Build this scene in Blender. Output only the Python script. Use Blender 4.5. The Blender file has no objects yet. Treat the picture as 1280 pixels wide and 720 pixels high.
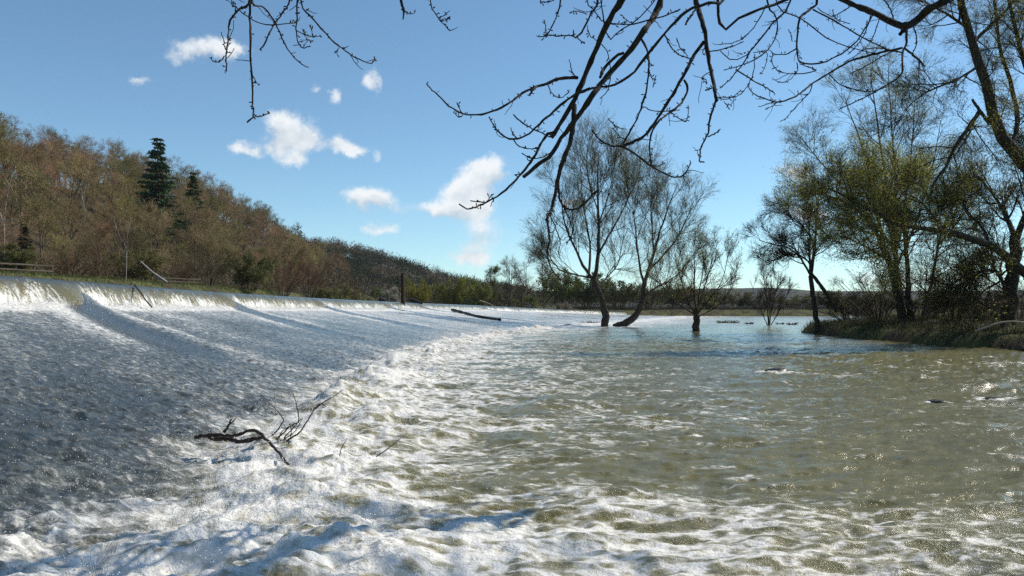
import bpy, math, random
import numpy as np
from mathutils import Vector

# ------------------------------------------------------------------ camera, sky, sun, exposure
SC = bpy.context.scene
COL = SC.collection
F = 1005.0          # focal length in photograph pixels (1280 wide)
HY = 388.0          # horizon row in the photograph
CZ = 1.7            # eye height above the lower river
R = math.radians

cam_d = bpy.data.cameras.new('camera')
cam = bpy.data.objects.new('camera', cam_d)
COL.objects.link(cam)
cam.location = (0, 0, CZ)
cam.rotation_euler = (R(90), 0, 0)
cam_d.sensor_width = 36
cam_d.lens = 36 * F / 1280
cam_d.shift_y = (HY - 360) / 1280
cam_d.clip_start = 0.05
cam_d.clip_end = 20000
SC.camera = cam

SUN_AZ, SUN_EL = 64.0, 44.0     # degrees right of the view direction, above the horizon
sun_d = bpy.data.lights.new('sun', 'SUN')
sun_d.energy = 4.9
sun_d.angle = R(0.53)
sun_d.color = (1.0, 0.92, 0.80)
sun = bpy.data.objects.new('sun', sun_d)
COL.objects.link(sun)
sdir = Vector((math.sin(R(SUN_AZ)) * math.cos(R(SUN_EL)), math.cos(R(SUN_AZ)) * math.cos(R(SUN_EL)), math.sin(R(SUN_EL))))
sun.rotation_euler = sdir.to_track_quat('Z', 'Y').to_euler()
sun.location = sdir * 60

SC.view_settings.view_transform = 'Standard'
SC.view_settings.look = 'None'
SC.view_settings.exposure = 0.0
SC.view_settings.gamma = 1.0
SC.cycles.use_denoising = False
SC.cycles.denoiser = 'OPENIMAGEDENOISE'
SC.cycles.denoising_input_passes = 'RGB_ALBEDO_NORMAL'
SC.cycles.denoising_prefilter = 'ACCURATE'
SC.cycles.max_bounces = 6
SC.cycles.diffuse_bounces = 2
SC.cycles.glossy_bounces = 3
SC.cycles.transmission_bounces = 2
SC.cycles.sample_clamp_indirect = 4
SC.cycles.sample_clamp_direct = 10
SC.cycles.caustics_reflective = False
SC.cycles.caustics_refractive = False


class NT:
    """small helper for node trees"""
    def __init__(self, tree):
        self.t = tree
        self.n = tree.nodes
        self.l = tree.links

    def node(self, kind, **kw):
        nd = self.n.new(kind)
        for k, v in kw.items():
            setattr(nd, k, v)
        return nd

    def put(self, sock, v):
        if v is None:
            return
        if isinstance(v, bpy.types.NodeSocket):
            self.l.new(v, sock)
        else:
            sock.default_value = v

    def math(self, op, a, b=None, c=None, clamp=False):
        nd = self.node('ShaderNodeMath', operation=op, use_clamp=clamp)
        self.put(nd.inputs[0], a)
        self.put(nd.inputs[1], b)
        if c is not None:
            self.put(nd.inputs[2], c)
        return nd.outputs[0]

    def vmath(self, op, a, b=None, s=None):
        nd = self.node('ShaderNodeVectorMath', operation=op)
        self.put(nd.inputs[0], a)
        if b is not None:
            self.put(nd.inputs[1], b)
        if s is not None:
            self.put(nd.inputs['Scale'], s)
        return nd.outputs['Value'] if op in ('DOT_PRODUCT', 'LENGTH', 'DISTANCE') else nd.outputs['Vector']

    def mix(self, f, a, b):
        nd = self.node('ShaderNodeMix', data_type='RGBA')
        self.put(nd.inputs[0], f)
        self.put(nd.inputs[6], a)
        self.put(nd.inputs[7], b)
        return nd.outputs[2]

    def noise(self, vec, scale, detail=3, rough=0.55, dist=0.0, out=0):
        nd = self.node('ShaderNodeTexNoise')
        if vec is not None:
            self.l.new(vec, nd.inputs['Vector'])
        nd.inputs['Scale'].default_value = scale
        nd.inputs['Detail'].default_value = detail
        nd.inputs['Roughness'].default_value = rough
        nd.inputs['Distortion'].default_value = dist
        return nd.outputs[out]

    def ramp(self, v, lo, hi, a=0.0, b=1.0, smooth=True):
        nd = self.node('ShaderNodeMapRange', interpolation_type='SMOOTHSTEP' if smooth else 'LINEAR')
        self.put(nd.inputs[0], v)
        self.put(nd.inputs[1], lo)
        self.put(nd.inputs[2], hi)
        self.put(nd.inputs[3], a)
        self.put(nd.inputs[4], b)
        return nd.outputs[0]

    def attr(self, name):
        nd = self.node('ShaderNodeAttribute', attribute_name=name)
        return nd.outputs['Fac']


# sky: clear spring blue with small cumulus clouds, each cloud a lump of directions on the sky sphere
W = bpy.data.worlds.new('World')
SC.world = W
W.use_nodes = True
W.cycles.sampling_method = 'NONE'
t = NT(W.node_tree)
t.n.clear()
sky = t.node('ShaderNodeTexSky', sky_type='NISHITA', sun_disc=False)
sky.sun_elevation = R(SUN_EL)
sky.sun_rotation = R(SUN_AZ)
sky.altitude = 200
sky.air_density = 0.85
sky.dust_density = 0.0
sky.ozone_density = 1.0
tc = t.node('ShaderNodeTexCoord')
D = tc.outputs['Generated']
n1 = t.noise(D, 22, 6, 0.62, out=1)
n2 = t.noise(D, 75, 4, 0.6, out=1)
w1 = t.vmath('SCALE', t.vmath('SUBTRACT', n1, (0.5, 0.5, 0.5)), s=0.034)
w2 = t.vmath('SCALE', t.vmath('SUBTRACT', n2, (0.5, 0.5, 0.5)), s=0.014)
DW = t.vmath('ADD', t.vmath('ADD', D, w1), w2)
CLOUDS = [  # column, row, half width, half height (photograph pixels), thickness
    (255, 62, 48, 19, .85), (298, 66, 20, 14, .6), (175, 101, 24, 10, .6), (360, 160, 34, 22, 1.), (376, 176, 22, 12, .8),
    (368, 201, 26, 14, .75), (424, 178, 24, 12, .7), (466, 104, 13, 20, .8), (418, 122, 10, 14, .7), (396, 108, 8, 9, .6), (440, 184, 18, 8, .7), (472, 190, 10, 12, .5), (345, 188, 14, 9, .6),
    (464, 249, 38, 16, 1.), (474, 285, 28, 10, .7), (610, 214, 24, 20, 1.1), (580, 238, 26, 22, 1.1),
    (598, 250, 20, 14, .8), (568, 262, 52, 13, .95), (604, 284, 30, 16, .62), (598, 303, 30, 10, .5),
    (590, 322, 28, 13, 1.2), (296, 182, 20, 10, .75), (316, 190, 14, 8, .6), (710, 254, 16, 10, .7),
    (992, 214, 28, 12, .8), (1012, 270, 34, 12, .9), (1120, 350, 120, 9, .55), (905, 352, 70, 8, .4),
    (-260, 90, 60, 22, .8), (-420, 210, 80, 26, .9), (1560, 120, 70, 24, .8), (1750, 250, 90, 24, .8), (300, -330, 70, 30, .7), (900, -420, 80, 30, .7)]
# directions as a flat chart x/|y|, z/|y| (the same on both sides of the sky)
sp = t.node('ShaderNodeSeparateXYZ')
t.l.new(DW, sp.inputs[0])
inv = t.math('DIVIDE', F, t.math('MAXIMUM', t.math('ABSOLUTE', sp.outputs['Y']), 0.08))
CH = t.vmath('SCALE', DW, s=inv)
dens = 0.0
lift = 0.0
for (cx, cy, rx, ry, th) in CLOUDS:
    nd = t.node('ShaderNodeVectorMath', operation='MULTIPLY_ADD')
    t.l.new(CH, nd.inputs[0])
    nd.inputs[1].default_value = (1 / rx, 0, 1 / ry)
    nd.inputs[2].default_value = (-(cx - 640) / rx, 0, -(HY - cy) / ry)
    rr = t.vmath('DOT_PRODUCT', nd.outputs[0], nd.outputs[0])
    g = t.math('POWER', 0.33, rr)
    dens = t.math('MULTIPLY_ADD', g, th, dens)
    if rx * ry > 420:
        lv = t.vmath('DOT_PRODUCT', nd.outputs[0], (0, 0, th))
        lift = t.math('MULTIPLY_ADD', g, lv, lift)
fine = t.noise(D, 48, 6, 0.65)
dn = t.math('ADD', dens, t.math('MULTIPLY', t.math('SUBTRACT', fine, 0.5), 0.85))
alpha = t.math('MULTIPLY', t.ramp(dn, 0.24, 0.88), t.ramp(dens, 0.06, 0.32))
hgt = t.ramp(t.math('ADD', t.math('DIVIDE', lift, t.math('ADD', dens, 0.05)), t.math('MULTIPLY', t.math('SUBTRACT', fine, 0.5), 1.3)), -0.9, 0.35)
ccol = t.mix(hgt, (4.2, 4.8, 5.4, 1), (7.4, 7.6, 7.7, 1))
alpha = t.math('MULTIPLY', alpha, 0.93)
hs = t.node('ShaderNodeHueSaturation')
hs.inputs['Saturation'].default_value = 0.99
t.l.new(sky.outputs[0], hs.inputs['Color'])
blue = t.vmath('MULTIPLY', hs.outputs[0], (0.83, 1.04, 1.07))
final = t.mix(alpha, blue, ccol)
bg = t.node('ShaderNodeBackground')
bg.inputs['Strength'].default_value = 0.13
t.l.new(final, bg.inputs['Color'])
wo = t.node('ShaderNodeOutputWorld')
t.l.new(bg.outputs[0], wo.inputs['Surface'])

# ------------------------------------------------------------------ helpers
rng = np.random.default_rng(11)


def px(x, y, d):
    return np.array([(x - 640) / F * d, d, CZ + (HY - y) / F * d])


def smooth(x, a, b):
    q = np.clip((np.asarray(x, float) - a) / (b - a), 0, 1)
    return q * q * (3 - 2 * q)


_perm = np.random.default_rng(5).permutation(1024)
_gr = np.random.default_rng(6).normal(size=(1024, 2))
_gr /= np.linalg.norm(_gr, axis=1)[:, None]


def pn(x, y, seed=0):
    """gradient noise, about -1..1"""
    x = np.asarray(x, float) + seed * 17.31
    y = np.asarray(y, float) - seed * 9.77
    xi = np.floor(x).astype(np.int64)
    yi = np.floor(y).astype(np.int64)
    fx = x - xi
    fy = y - yi
    ux = fx * fx * fx * (fx * (fx * 6 - 15) + 10)
    uy = fy * fy * fy * (fy * (fy * 6 - 15) + 10)

    def corner(i, j):
        h = _perm[(_perm[(xi + i) & 1023] + yi + j) & 1023]
        return _gr[h, 0] * (fx - i) + _gr[h, 1] * (fy - j)
    a = corner(0, 0)
    b = corner(1, 0)
    c = corner(0, 1)
    d = corner(1, 1)
    return 1.5 * (a + ux * (b - a) + uy * ((c + ux * (d - c)) - (a + ux * (b - a))))


def fbm(x, y, o=4, g=0.5, seed=0):
    s = 0
    a = 1.0
    for i in range(o):
        s = s + a * pn(x * 2 ** i, y * 2 ** i, seed + i)
        a *= g
    return s


def ridged(x, y, o=4, g=0.5, seed=0):
    s = 0
    a = 1.0
    for i in range(o):
        s = s + a * (1 - 2 * np.abs(pn(x * 2 ** i, y * 2 ** i, seed + i)))
        a *= g
    return s


def mesh_obj(name, verts, faces, mat=None, parent=None, attrs=None, smooth_shade=True, kind=None):
    """faces: an (n,3) or (n,4) array, or a list of such arrays"""
    me = bpy.data.meshes.new(name)
    verts = np.asarray(verts, np.float32)
    fl = faces if isinstance(faces, list) else [faces]
    fl = [np.asarray(f, np.int32) for f in fl if len(f)]
    me.vertices.add(len(verts))
    me.vertices.foreach_set('co', verts.ravel())
    tot = np.concatenate([np.full(len(f), f.shape[1], np.int32) for f in fl])
    idx = np.concatenate([f.ravel() for f in fl])
    me.loops.add(len(idx))
    me.loops.foreach_set('vertex_index', idx)
    me.polygons.add(len(tot))
    st = np.concatenate([[0], np.cumsum(tot)[:-1]]).astype(np.int32)
    me.polygons.foreach_set('loop_start', st)
    me.polygons.foreach_set('loop_total', tot)
    me.polygons.foreach_set('use_smooth', np.full(len(tot), smooth_shade, bool))
    for k, v in (attrs or {}).items():
        a = me.attributes.new(k, 'FLOAT', 'POINT')
        a.data.foreach_set('value', np.asarray(v, np.float32))
    me.update(calc_edges=True)
    me.validate()
    if mat:
        me.materials.append(mat)
    return link(name, me, parent, kind)


def link(name, me, parent=None, kind=None):
    o = bpy.data.objects.new(name, me)
    COL.objects.link(o)
    if parent:
        o.parent = parent
    if kind:
        o['kind'] = kind
    return o


def empty(name, loc=(0, 0, 0), rz=0.0, s=1.0):
    o = bpy.data.objects.new(name, None)
    COL.objects.link(o)
    o.location = loc
    o.rotation_euler = (0, 0, rz)
    o.scale = (s, s, s)
    return o


def tag(o, label, cat, group=None, kind=None):
    o['label'] = label
    o['category'] = cat
    if group:
        o['group'] = group
    if kind:
        o['kind'] = kind
    return o


def grid_faces(nr, nc):
    i = np.arange(nr - 1)[:, None] * nc + np.arange(nc - 1)[None, :]
    i = i.ravel()
    return np.stack([i, i + 1, i + nc + 1, i + nc], 1)


def unit(v):
    return v / np.maximum(np.linalg.norm(v, axis=-1, keepdims=True), 1e-9)


class Tubes:
    """bundles of tapering tubes, made many at a time"""
    def __init__(self):
        self.v = []
        self.f = []
        self.n = 0

    def add(self, P, Rad, sides=5):
        P = np.asarray(P, float)
        Rad = np.asarray(Rad, float)
        if P.ndim == 2:
            P = P[None]
            Rad = Rad[None]
        N, K, _ = P.shape
        T = np.empty_like(P)
        T[:, 1:-1] = P[:, 2:] - P[:, :-2]
        T[:, 0] = P[:, 1] - P[:, 0]
        T[:, -1] = P[:, -1] - P[:, -2]
        T = unit(T)
        m = unit(P[:, -1] - P[:, 0])
        ref = np.where(np.abs(m[:, 2:3]) > 0.8, np.array([[1.0, 0.13, 0.0]]), np.array([[0.0, 0.1, 1.0]]))[:, None, :]
        A = np.empty_like(T)
        A[:, 0] = unit(np.cross(T[:, 0], np.broadcast_to(ref[:, 0], T[:, 0].shape)) + 1e-6)
        for k in range(1, K):
            p = A[:, k - 1]
            A[:, k] = unit(p - (p * T[:, k]).sum(-1, keepdims=True) * T[:, k])
        B = np.cross(T, A)
        th = np.arange(sides) * 2 * math.pi / sides
        V = P[:, :, None, :] + Rad[:, :, None, None] * (A[:, :, None, :] * np.cos(th)[None, None, :, None] + B[:, :, None, :] * np.sin(th)[None, None, :, None])
        base = self.n + np.arange(N)[:, None, None] * (K * sides) + np.arange(K - 1)[None, :, None] * sides
        s = np.arange(sides)[None, None, :]
        s2 = (s + 1) % sides
        fc = np.stack(np.broadcast_arrays(base + s, base + s2, base + sides + s2, base + sides + s), -1).reshape(-1, 4)
        self.v.append(V.reshape(-1, 3))
        self.f.append(fc)
        self.n += N * K * sides
        return self

    def build(self, name, mat, parent=None, kind=None):
        return mesh_obj(name, np.concatenate(self.v), np.concatenate(self.f), mat, parent, kind=kind)


def resample(pts, K):
    """smooth curve through the points, K points (Catmull-Rom), any number of columns"""
    pts = np.asarray(pts, float)
    n = len(pts)
    ext = np.vstack([2 * pts[0] - pts[1], pts, 2 * pts[-1] - pts[-2]])
    seg = np.linalg.norm(np.diff(pts[:, :3], axis=0), axis=1)
    cum = np.concatenate([[0], np.cumsum(seg)])
    q = np.linspace(0, cum[-1], K)
    i = np.clip(np.searchsorted(cum, q, 'right') - 1, 0, n - 2)
    u = ((q - cum[i]) / np.maximum(seg[i], 1e-9))[:, None]
    p0, p1, p2, p3 = ext[i], ext[i + 1], ext[i + 2], ext[i + 3]
    return 0.5 * (2 * p1 + (p2 - p0) * u + (2 * p0 - 5 * p1 + 4 * p2 - p3) * u ** 2 + (3 * p1 - p0 - 3 * p2 + p3) * u ** 3)


def grow(P, Rad, n, t0, t1, ang, ln, K, trop, wob, rmax, rtip, g, bend=None):
    """n children on each of the parent curves P (N,K,3)"""
    N, KP, _ = P.shape
    par = np.repeat(np.arange(N), n)
    M = len(par)
    tt = g.uniform(t0, t1, M)
    fi = tt * (KP - 1)
    i = np.minimum(fi.astype(int), KP - 2)
    fr = (fi - i)[:, None]
    pos = P[par, i] * (1 - fr) + P[par, i + 1] * fr
    tan = unit(P[par, i + 1] - P[par, i])
    r0 = Rad[par, i] * (1 - fr[:, 0]) + Rad[par, i + 1] * fr[:, 0]
    rnd = g.normal(size=(M, 3))
    perp = unit(rnd - (rnd * tan).sum(1, keepdims=True) * tan)
    a = np.radians(g.uniform(ang[0], ang[1], M))[:, None]
    d = unit(tan * np.cos(a) + perp * np.sin(a))
    L = g.uniform(ln[0], ln[1], M) * (1.15 - 0.5 * tt)
    st = (L / (K - 1))[:, None]
    C = np.empty((M, K, 3))
    C[:, 0] = pos
    trop = np.asarray(trop, float)
    for k in range(1, K):
        d = unit(d + g.normal(size=(M, 3)) * wob + trop)
        C[:, k] = C[:, k - 1] + d * st
    rb = np.minimum(r0 * 0.72, rmax)
    rb = np.maximum(rb, rtip)
    q = np.linspace(0, 1, K)[None, :]
    return C, rb[:, None] * (1 - q) + rtip * q


def leaves(P, n, size, g, spread=0.15, t0=0.2):
    """small triangles scattered along curves"""
    N, K, _ = P.shape
    par = g.integers(0, N, n)
    fi = g.uniform(t0, 1, n) * (K - 1)
    i = np.minimum(fi.astype(int), K - 2)
    fr = (fi - i)[:, None]
    c = P[par, i] * (1 - fr) + P[par, i + 1] * fr + g.normal(size=(n, 3)) * spread
    a = unit(g.normal(size=(n, 3)))
    b = unit(np.cross(a, g.normal(size=(n, 3))))
    s = g.uniform(size[0], size[1], n)[:, None]
    V = np.stack([c - b * s * 0.35, c + a * s, c + b * s * 0.35, c - a * s], 1).reshape(-1, 3)
    f = np.arange(n)[:, None] * 4 + np.array([[0, 1, 2, 3]])
    return V, f


# ------------------------------------------------------------------ materials
def new_mat(name):
    m = bpy.data.materials.new(name)
    m.use_nodes = True
    q = NT(m.node_tree)
    b = q.n['Principled BSDF']
    return m, q, b


def bark(name, c1, c2, scale=6.0, rough=0.9, bump=0.4, objcol=False):
    m, q, b = new_mat(name)
    co = q.node('ShaderNodeTexCoord').outputs['Object']
    st = q.node('ShaderNodeMapping')
    q.l.new(co, st.inputs['Vector'])
    st.inputs['Scale'].default_value = (1, 1, 0.35)
    nz = q.noise(st.outputs[0], scale, 5, 0.65)
    col = q.mix(q.ramp(nz, 0.3, 0.7), c1 + (1,), c2 + (1,))
    if objcol:
        oi = q.node('ShaderNodeObjectInfo')
        mm = q.node('ShaderNodeMix', data_type='RGBA', blend_type='MULTIPLY')
        mm.inputs[0].default_value = 1.0
        q.l.new(col, mm.inputs[6])
        q.l.new(oi.outputs['Color'], mm.inputs[7])
        col = mm.outputs[2]
    q.l.new(col, b.inputs['Base Color'])
    b.inputs['Roughness'].default_value = rough
    b.inputs['Specular IOR Level'].default_value = 0.25
    bp = q.node('ShaderNodeBump')
    bp.inputs['Strength'].default_value = bump
    bp.inputs['Distance'].default_value = 0.03
    q.l.new(nz, bp.inputs['Height'])
    q.l.new(bp.outputs[0], b.inputs['Normal'])
    return m


def leafmat(name, c1, c2, trans=0.35, objcol=False, scale=1.2):
    m, q, b = new_mat(name)
    co = q.node('ShaderNodeNewGeometry').outputs['Position']
    nz = q.noise(co, scale, 3, 0.6)
    col = q.mix(q.ramp(nz, 0.3, 0.7), c1 + (1,), c2 + (1,))
    if objcol:
        oi = q.node('ShaderNodeObjectInfo')
        mm = q.node('ShaderNodeMix', data_type='RGBA', blend_type='MULTIPLY')
        mm.inputs[0].default_value = 1.0
        q.l.new(col, mm.inputs[6])
        q.l.new(oi.outputs['Color'], mm.inputs[7])
        col = mm.outputs[2]
    q.l.new(col, b.inputs['Base Color'])
    b.inputs['Roughness'].default_value = 0.7
    b.inputs['Specular IOR Level'].default_value = 0.2
    tr = q.node('ShaderNodeBsdfTranslucent')
    q.l.new(col, tr.inputs['Color'])
    mx = q.node('ShaderNodeMixShader')
    mx.inputs[0].default_value = trans
    q.l.new(b.outputs[0], mx.inputs[1])
    q.l.new(tr.outputs[0], mx.inputs[2])
    q.l.new(mx.outputs[0], q.n['Material Output'].inputs['Surface'])
    return m


M_BARK_DARK = bark('bark_dark', (0.030, 0.024, 0.018), (0.075, 0.062, 0.045), 9)
M_BARK_NEAR = bark('bark_silhouette', (0.014, 0.011, 0.009), (0.052, 0.043, 0.030), 28, bump=0.7)  # silhouette against the sky painted in: bark colour darkened to near black
M_TWIG = bark('bare_twigs', (0.060, 0.046, 0.034), (0.115, 0.090, 0.064), 3, objcol=True, bump=0.0)
M_TRUNK = bark('hill_tree_bark', (0.10, 0.085, 0.065), (0.20, 0.17, 0.13), 2, objcol=True, bump=0.1)
M_BIRCH = bark('pale_birch_bark', (0.24, 0.22, 0.19), (0.42, 0.39, 0.34), 7, bump=0.2)
M_LEAF_SPRING = leafmat('spring_leaves', (0.34, 0.33, 0.07), (0.22, 0.23, 0.05), 0.7)
M_LEAF_OLIVE = leafmat('olive_buds', (0.30, 0.31, 0.11), (0.20, 0.22, 0.075), 0.7)
M_LEAF_DARK = leafmat('ivy_leaves', (0.050, 0.078, 0.022), (0.030, 0.052, 0.016), 0.25)
M_LEAF_COL = leafmat('bush_leaves', (0.75, 0.75, 0.75), (1.0, 1.0, 1.0), 0.35, objcol=True)
M_NEEDLE = leafmat('conifer_needles', (0.028, 0.058, 0.024), (0.050, 0.092, 0.034), 0.15)
M_GRASS = leafmat('bank_grass', (0.085, 0.125, 0.026), (0.115, 0.112, 0.042), 0.3, scale=0.6)
M_BRAMBLE = leafmat('dry_bramble', (0.048, 0.034, 0.021), (0.024, 0.023, 0.012), 0.1, scale=0.8)  # colour darkened to stand in for tree shade missing on the island
M_WOOD = bark('weathered_wood', (0.09, 0.073, 0.055), (0.19, 0.155, 0.115), 10)
M_DRIFT = bark('wet_driftwood', (0.018, 0.011, 0.009), (0.075, 0.046, 0.032), 18, rough=0.42)
M_DRIFT_PALE = bark('bleached_driftwood', (0.30, 0.24, 0.17), (0.46, 0.38, 0.28), 12)
M_POST = bark('rotten_post', (0.020, 0.014, 0.011), (0.055, 0.038, 0.028), 8)

# ------------------------------------------------------------------ the lie of the land and the river
CREST = np.array([(-30, -12.5, 2.72), (5, -13.6, 2.70), (15, -14.2, 2.70), (23, -14.6, 2.70), (44, -16.0, 2.69), (65, -16.0, 2.69), (100, -13.5, 2.68), (150, -6, 2.60), (185, 5, 2.25), (205, 14, 1.9), (228, 32, 1.25)])
TOE = np.array([(-30, -2.0), (3, -1.7), (5.5, -2.15), (9, -2.75), (13, -3.1), (20, -3.5), (33, -3.9), (53, -2.1), (78, 4.0), (120, 17), (180, 34), (228, 48)])


def crest_x(y):
    return np.interp(y, CREST[:, 0], CREST[:, 1])


def crest_z(y):
    return np.interp(y, CREST[:, 0], CREST[:, 2])


def toe_x(y):
    return np.interp(y, TOE[:, 0], TOE[:, 1])


DROP = 0.86
FALL_RUN = 0.95
FLOW = np.array([0.70, -0.714])          # the way the water runs down the apron
TONGUES = []                              # smooth dark tongues: start on the crest, length
for (cxp, d, ln) in ((68, 26, 13.0), (262, 43.2, 14.5), (387, 64, 17), (470, 88, 19), (520, 106, 24), (602, 150, 30)):
    TONGUES.append((crest_x(d) + 0.5, d, ln))


def tongue_field(X, Y):
    """strength of the smooth tongues and how far along each one"""
    f = np.zeros_like(X)
    ramp = np.zeros_like(X)
    side = np.zeros_like(X)
    for k, (x0, y0, ln) in enumerate(TONGUES):
        dx = X - x0
        dy = Y - y0
        al = dx * FLOW[0] + dy * FLOW[1]
        ac = dx * FLOW[1] - dy * FLOW[0]
        ac = ac + 0.25 * pn(al * 0.35, al * 0 + k * 3.1, 40) + 0.0
        wd = 0.42 + 0.035 * al + y0 * 0.0045
        g = np.exp(-(ac / wd) ** 2) * smooth(al, -1.5, 0.2) * (1 - smooth(al, ln * 0.55, ln))
        f = np.maximum(f, g)
        ramp = np.maximum(ramp, np.exp(-(ac / (wd * 1.3)) ** 2) * np.exp(-np.clip(al, 0, 99) / 2.2) * smooth(al, -1.5, 0.3))
        side = np.maximum(side, np.exp(-((np.abs(ac) - wd * 1.7) / (wd * 0.6)) ** 2) * smooth(al, 0, 1.5) * (1 - smooth(al, ln * 0.6, ln)))
    return f, ramp, side


WAKES = [(9.69, 84, .55), (11.3, 83, .8), (14.7, 64, .5), (7.13, 21.6, .34), (7.78, 14.7, .16), (9.12, 15.2, .2)]


def water(X, Y):
    """height, foam and turbulence of the lower river and the apron"""
    cx = crest_x(Y)
    fx = cx + FALL_RUN
    tx = toe_x(Y)
    zf = np.maximum(crest_z(Y) - DROP, 0.15)
    u = (X - fx) / np.maximum(tx - fx, 1)
    uc = np.clip(u, 0, 1)
    # wandering toe line
    tw = 0.55 * pn(Y * 0.33, X * 0.05, 1) + 0.35 * pn(Y * 0.9, X * 0.12, 2)
    q = X - tx - tw * smooth(Y, 0, 12) * 1.2       # metres past the toe
    apron = 1 - smooth(q, -1.2, 0.3)
    z = zf * (1 - uc) ** 1.12
    dist = np.sqrt(X * X + Y * Y)
    al = X * FLOW[0] + Y * FLOW[1]
    ac = X * FLOW[1] - Y * FLOW[0]
    # apron: close, choppy, slightly drawn out down the slope
    wx = X + 0.25 * pn(X * 1.1, Y * 1.1, 70)
    wy = Y + 0.25 * pn(X * 1.1, Y * 1.1, 71)
    a2 = wx * FLOW[0] + wy * FLOW[1]
    c2 = wx * FLOW[1] - wy * FLOW[0]
    chop = 0.34 * ridged(wx * 1.3, wy * 2.6, 3, 0.65, 10) + 0.45 * pn(a2 * 0.8, c2 * 1.7, 13) + 0.40 * pn(wx * 4.0, wy * 8.0, 14) + 0.22 * pn(wx * 9, wy * 17, 15)
    broad = pn(al * 0.25, ac * 0.45, 16)
    tf, tr, ts = tongue_field(X, Y)
    rough_amp = (0.060 + 0.03 * broad + 0.025 * smooth(uc, 0.5, 1.0)) * (1 - 0.85 * tf) + 0.03 * (1 - smooth(uc, 0, 0.12))
    z_ap = z + chop * rough_amp + 0.07 * ts * (1 - uc) + 0.55 * tr * (zf / 1.8) * (1 - smooth(u, 0.0, 0.5)) - 0.05 * tf
    # boil past the toe
    g1 = fbm(X * 0.55, Y * 0.62, 3, 0.5, 20)
    g2 = ridged(X * 0.75 + 0.3 * g1, Y * 1.25 + 0.3 * g1, 4, 0.52, 24)
    lump = np.abs(pn(X * 1.6, Y * 1.8, 28)) + 0.5 * np.abs(pn(X * 3.6, Y * 3.8, 29)) + 0.25 * np.abs(pn(X * 8, Y * 8, 30)) + 0.12 * np.abs(pn(X * 17, Y * 17, 31))
    ext = np.interp(Y, [0, 6.2, 7.6, 8.6, 10.5, 12, 20, 40, 60, 90, 230], [5.5, 5.5, 3.2, 2.4, 3.6, 5.0, 6.0, 6.5, 7, 9, 12])
    qq = np.clip(q, -2, None)
    boil = smooth(q, -1.4, 0.1) * np.exp(-np.clip(qq, 0, None) / (ext * 0.42))
    roller = np.exp(-((q - 0.55) / 0.95) ** 2)
    quiet = 1 - smooth(Y, 60, 130) * 0.7
    z_boil = (boil * (0.12 * g1 * np.exp(-np.clip(qq, 0, None) / 2.0) + 0.045 * g2 + 0.09 * (lump - 0.45)) + roller * (0.13 + 0.15 * g1 * smooth(Y, 5, 13) + 0.05 * g1 + 0.04 * g2)) * quiet
    # open river: low irregular waves, longer to the right
    wv = 0.065 * fbm(X * 0.5, Y * 0.75, 3, 0.55, 33) + 0.026 * ridged(X * 0.8 + 0.5 * g1, Y * 2.0 + 0.3 * g1, 3, 0.5, 37)
    wv = wv + 0.022 * pn(X * 2.4 + g1, Y * 5.2, 44) + 0.012 * pn(X * 6, Y * 11 + g1, 45) + 0.005 * pn(X * 14, Y * 22, 46)
    rap = smooth(X, 6, 14) * smooth(Y, 12, 18) * (1 - smooth(Y, 26, 34))
    wv = wv * (1 + 1.1 * rap) * (1 - 0.45 * smooth(Y, 35, 60))
    z_r = wv * smooth(q, -1.0, 1.5) + z_boil
    # foam
    near_plume = np.exp(-(np.clip(Y - 6.0, 0, None) / 1.35) ** 2) * (1 - smooth(X, 2.5, 7.5)) * smooth(q, -1.0, 0.2)
    fo = (0.54 + 0.30 * pn(X * 0.7, Y * 0.9, 62) + 0.12 * roller) * smooth(q, -1.3, -0.1) * np.exp(-(np.clip(qq, 0, None) / ext) ** 1.3)
    hole = smooth(pn(X * 0.55, Y * 0.8, 50), 0.1, 0.5) * 0.35 * smooth(q, 0.8, 2.5)
    lace2 = ridged(X * 0.9 + 0.8 * g1, Y * 2.0 + 0.5 * g1, 4, 0.6, 64) * 0.55
    lace = 0.34 * ridged(X * 0.62 + 0.6 * g1, Y * 1.15 + 0.6 * g1, 3, 0.55, 53) - 0.1
    fo_r = np.maximum(fo - hole, (0.29 - 0.075 * np.clip(X, -2, 6) + 0.36 * lace2) * near_plume) + lace * 0.55 * smooth(fo, 0.08, 0.4)
    fo_r = fo_r + rap * 0.38 * smooth(pn(X * 0.8, Y * 1.7, 57), 0.15, 0.6)
    fo_r = fo_r + 0.20 * smooth(ridged(X * 0.45, Y * 1.6, 3, 0.5, 58), 1.25, 1.6) * (1 - smooth(Y, 25, 45))
    for (wx_, wy_, wr_) in WAKES:
        dx = X - wx_
        dy = Y - wy_
        da = dx * 0.94 - dy * 0.34
        dc = dx * 0.34 + dy * 0.94
        ring = np.exp(-((np.hypot(dx, dy) - wr_ * 1.25) / (wr_ * .5)) ** 2)
        tail = np.exp(-(dc / (wr_ * (1 + .10 * np.clip(da, 0, 20) / wr_))) ** 2) * smooth(da, 0, wr_) * np.exp(-np.clip(da, 0, None) / (wr_ * 5))
        fo_r = fo_r + .55 * ring + .42 * tail
        z_r = z_r + .05 * wr_ * ring
    far = smooth(Y, 60, 110)
    fo_r = fo_r + far * 0.22 * smooth(q, -2, 2)
    side_dark = (1 - smooth(Y, 9, 15)) * (1 - smooth(X, -5.5, -2.8))
    fo_a = 0.33 + 0.13 * broad + 0.55 * (1 - smooth(uc, 0.01, 0.13)) + 0.12 * (1 - smooth(uc, 0.1, 0.6)) + 0.20 * smooth(Y, 30, 80) + 0.10 * chop * 0.5
    fo_a = fo_a + 0.25 * smooth(uc, 0.75, 1.0) * smooth(pn(X * 0.6, Y * 0.6, 60), -0.2, 0.4) - 0.16 * side_dark
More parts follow.
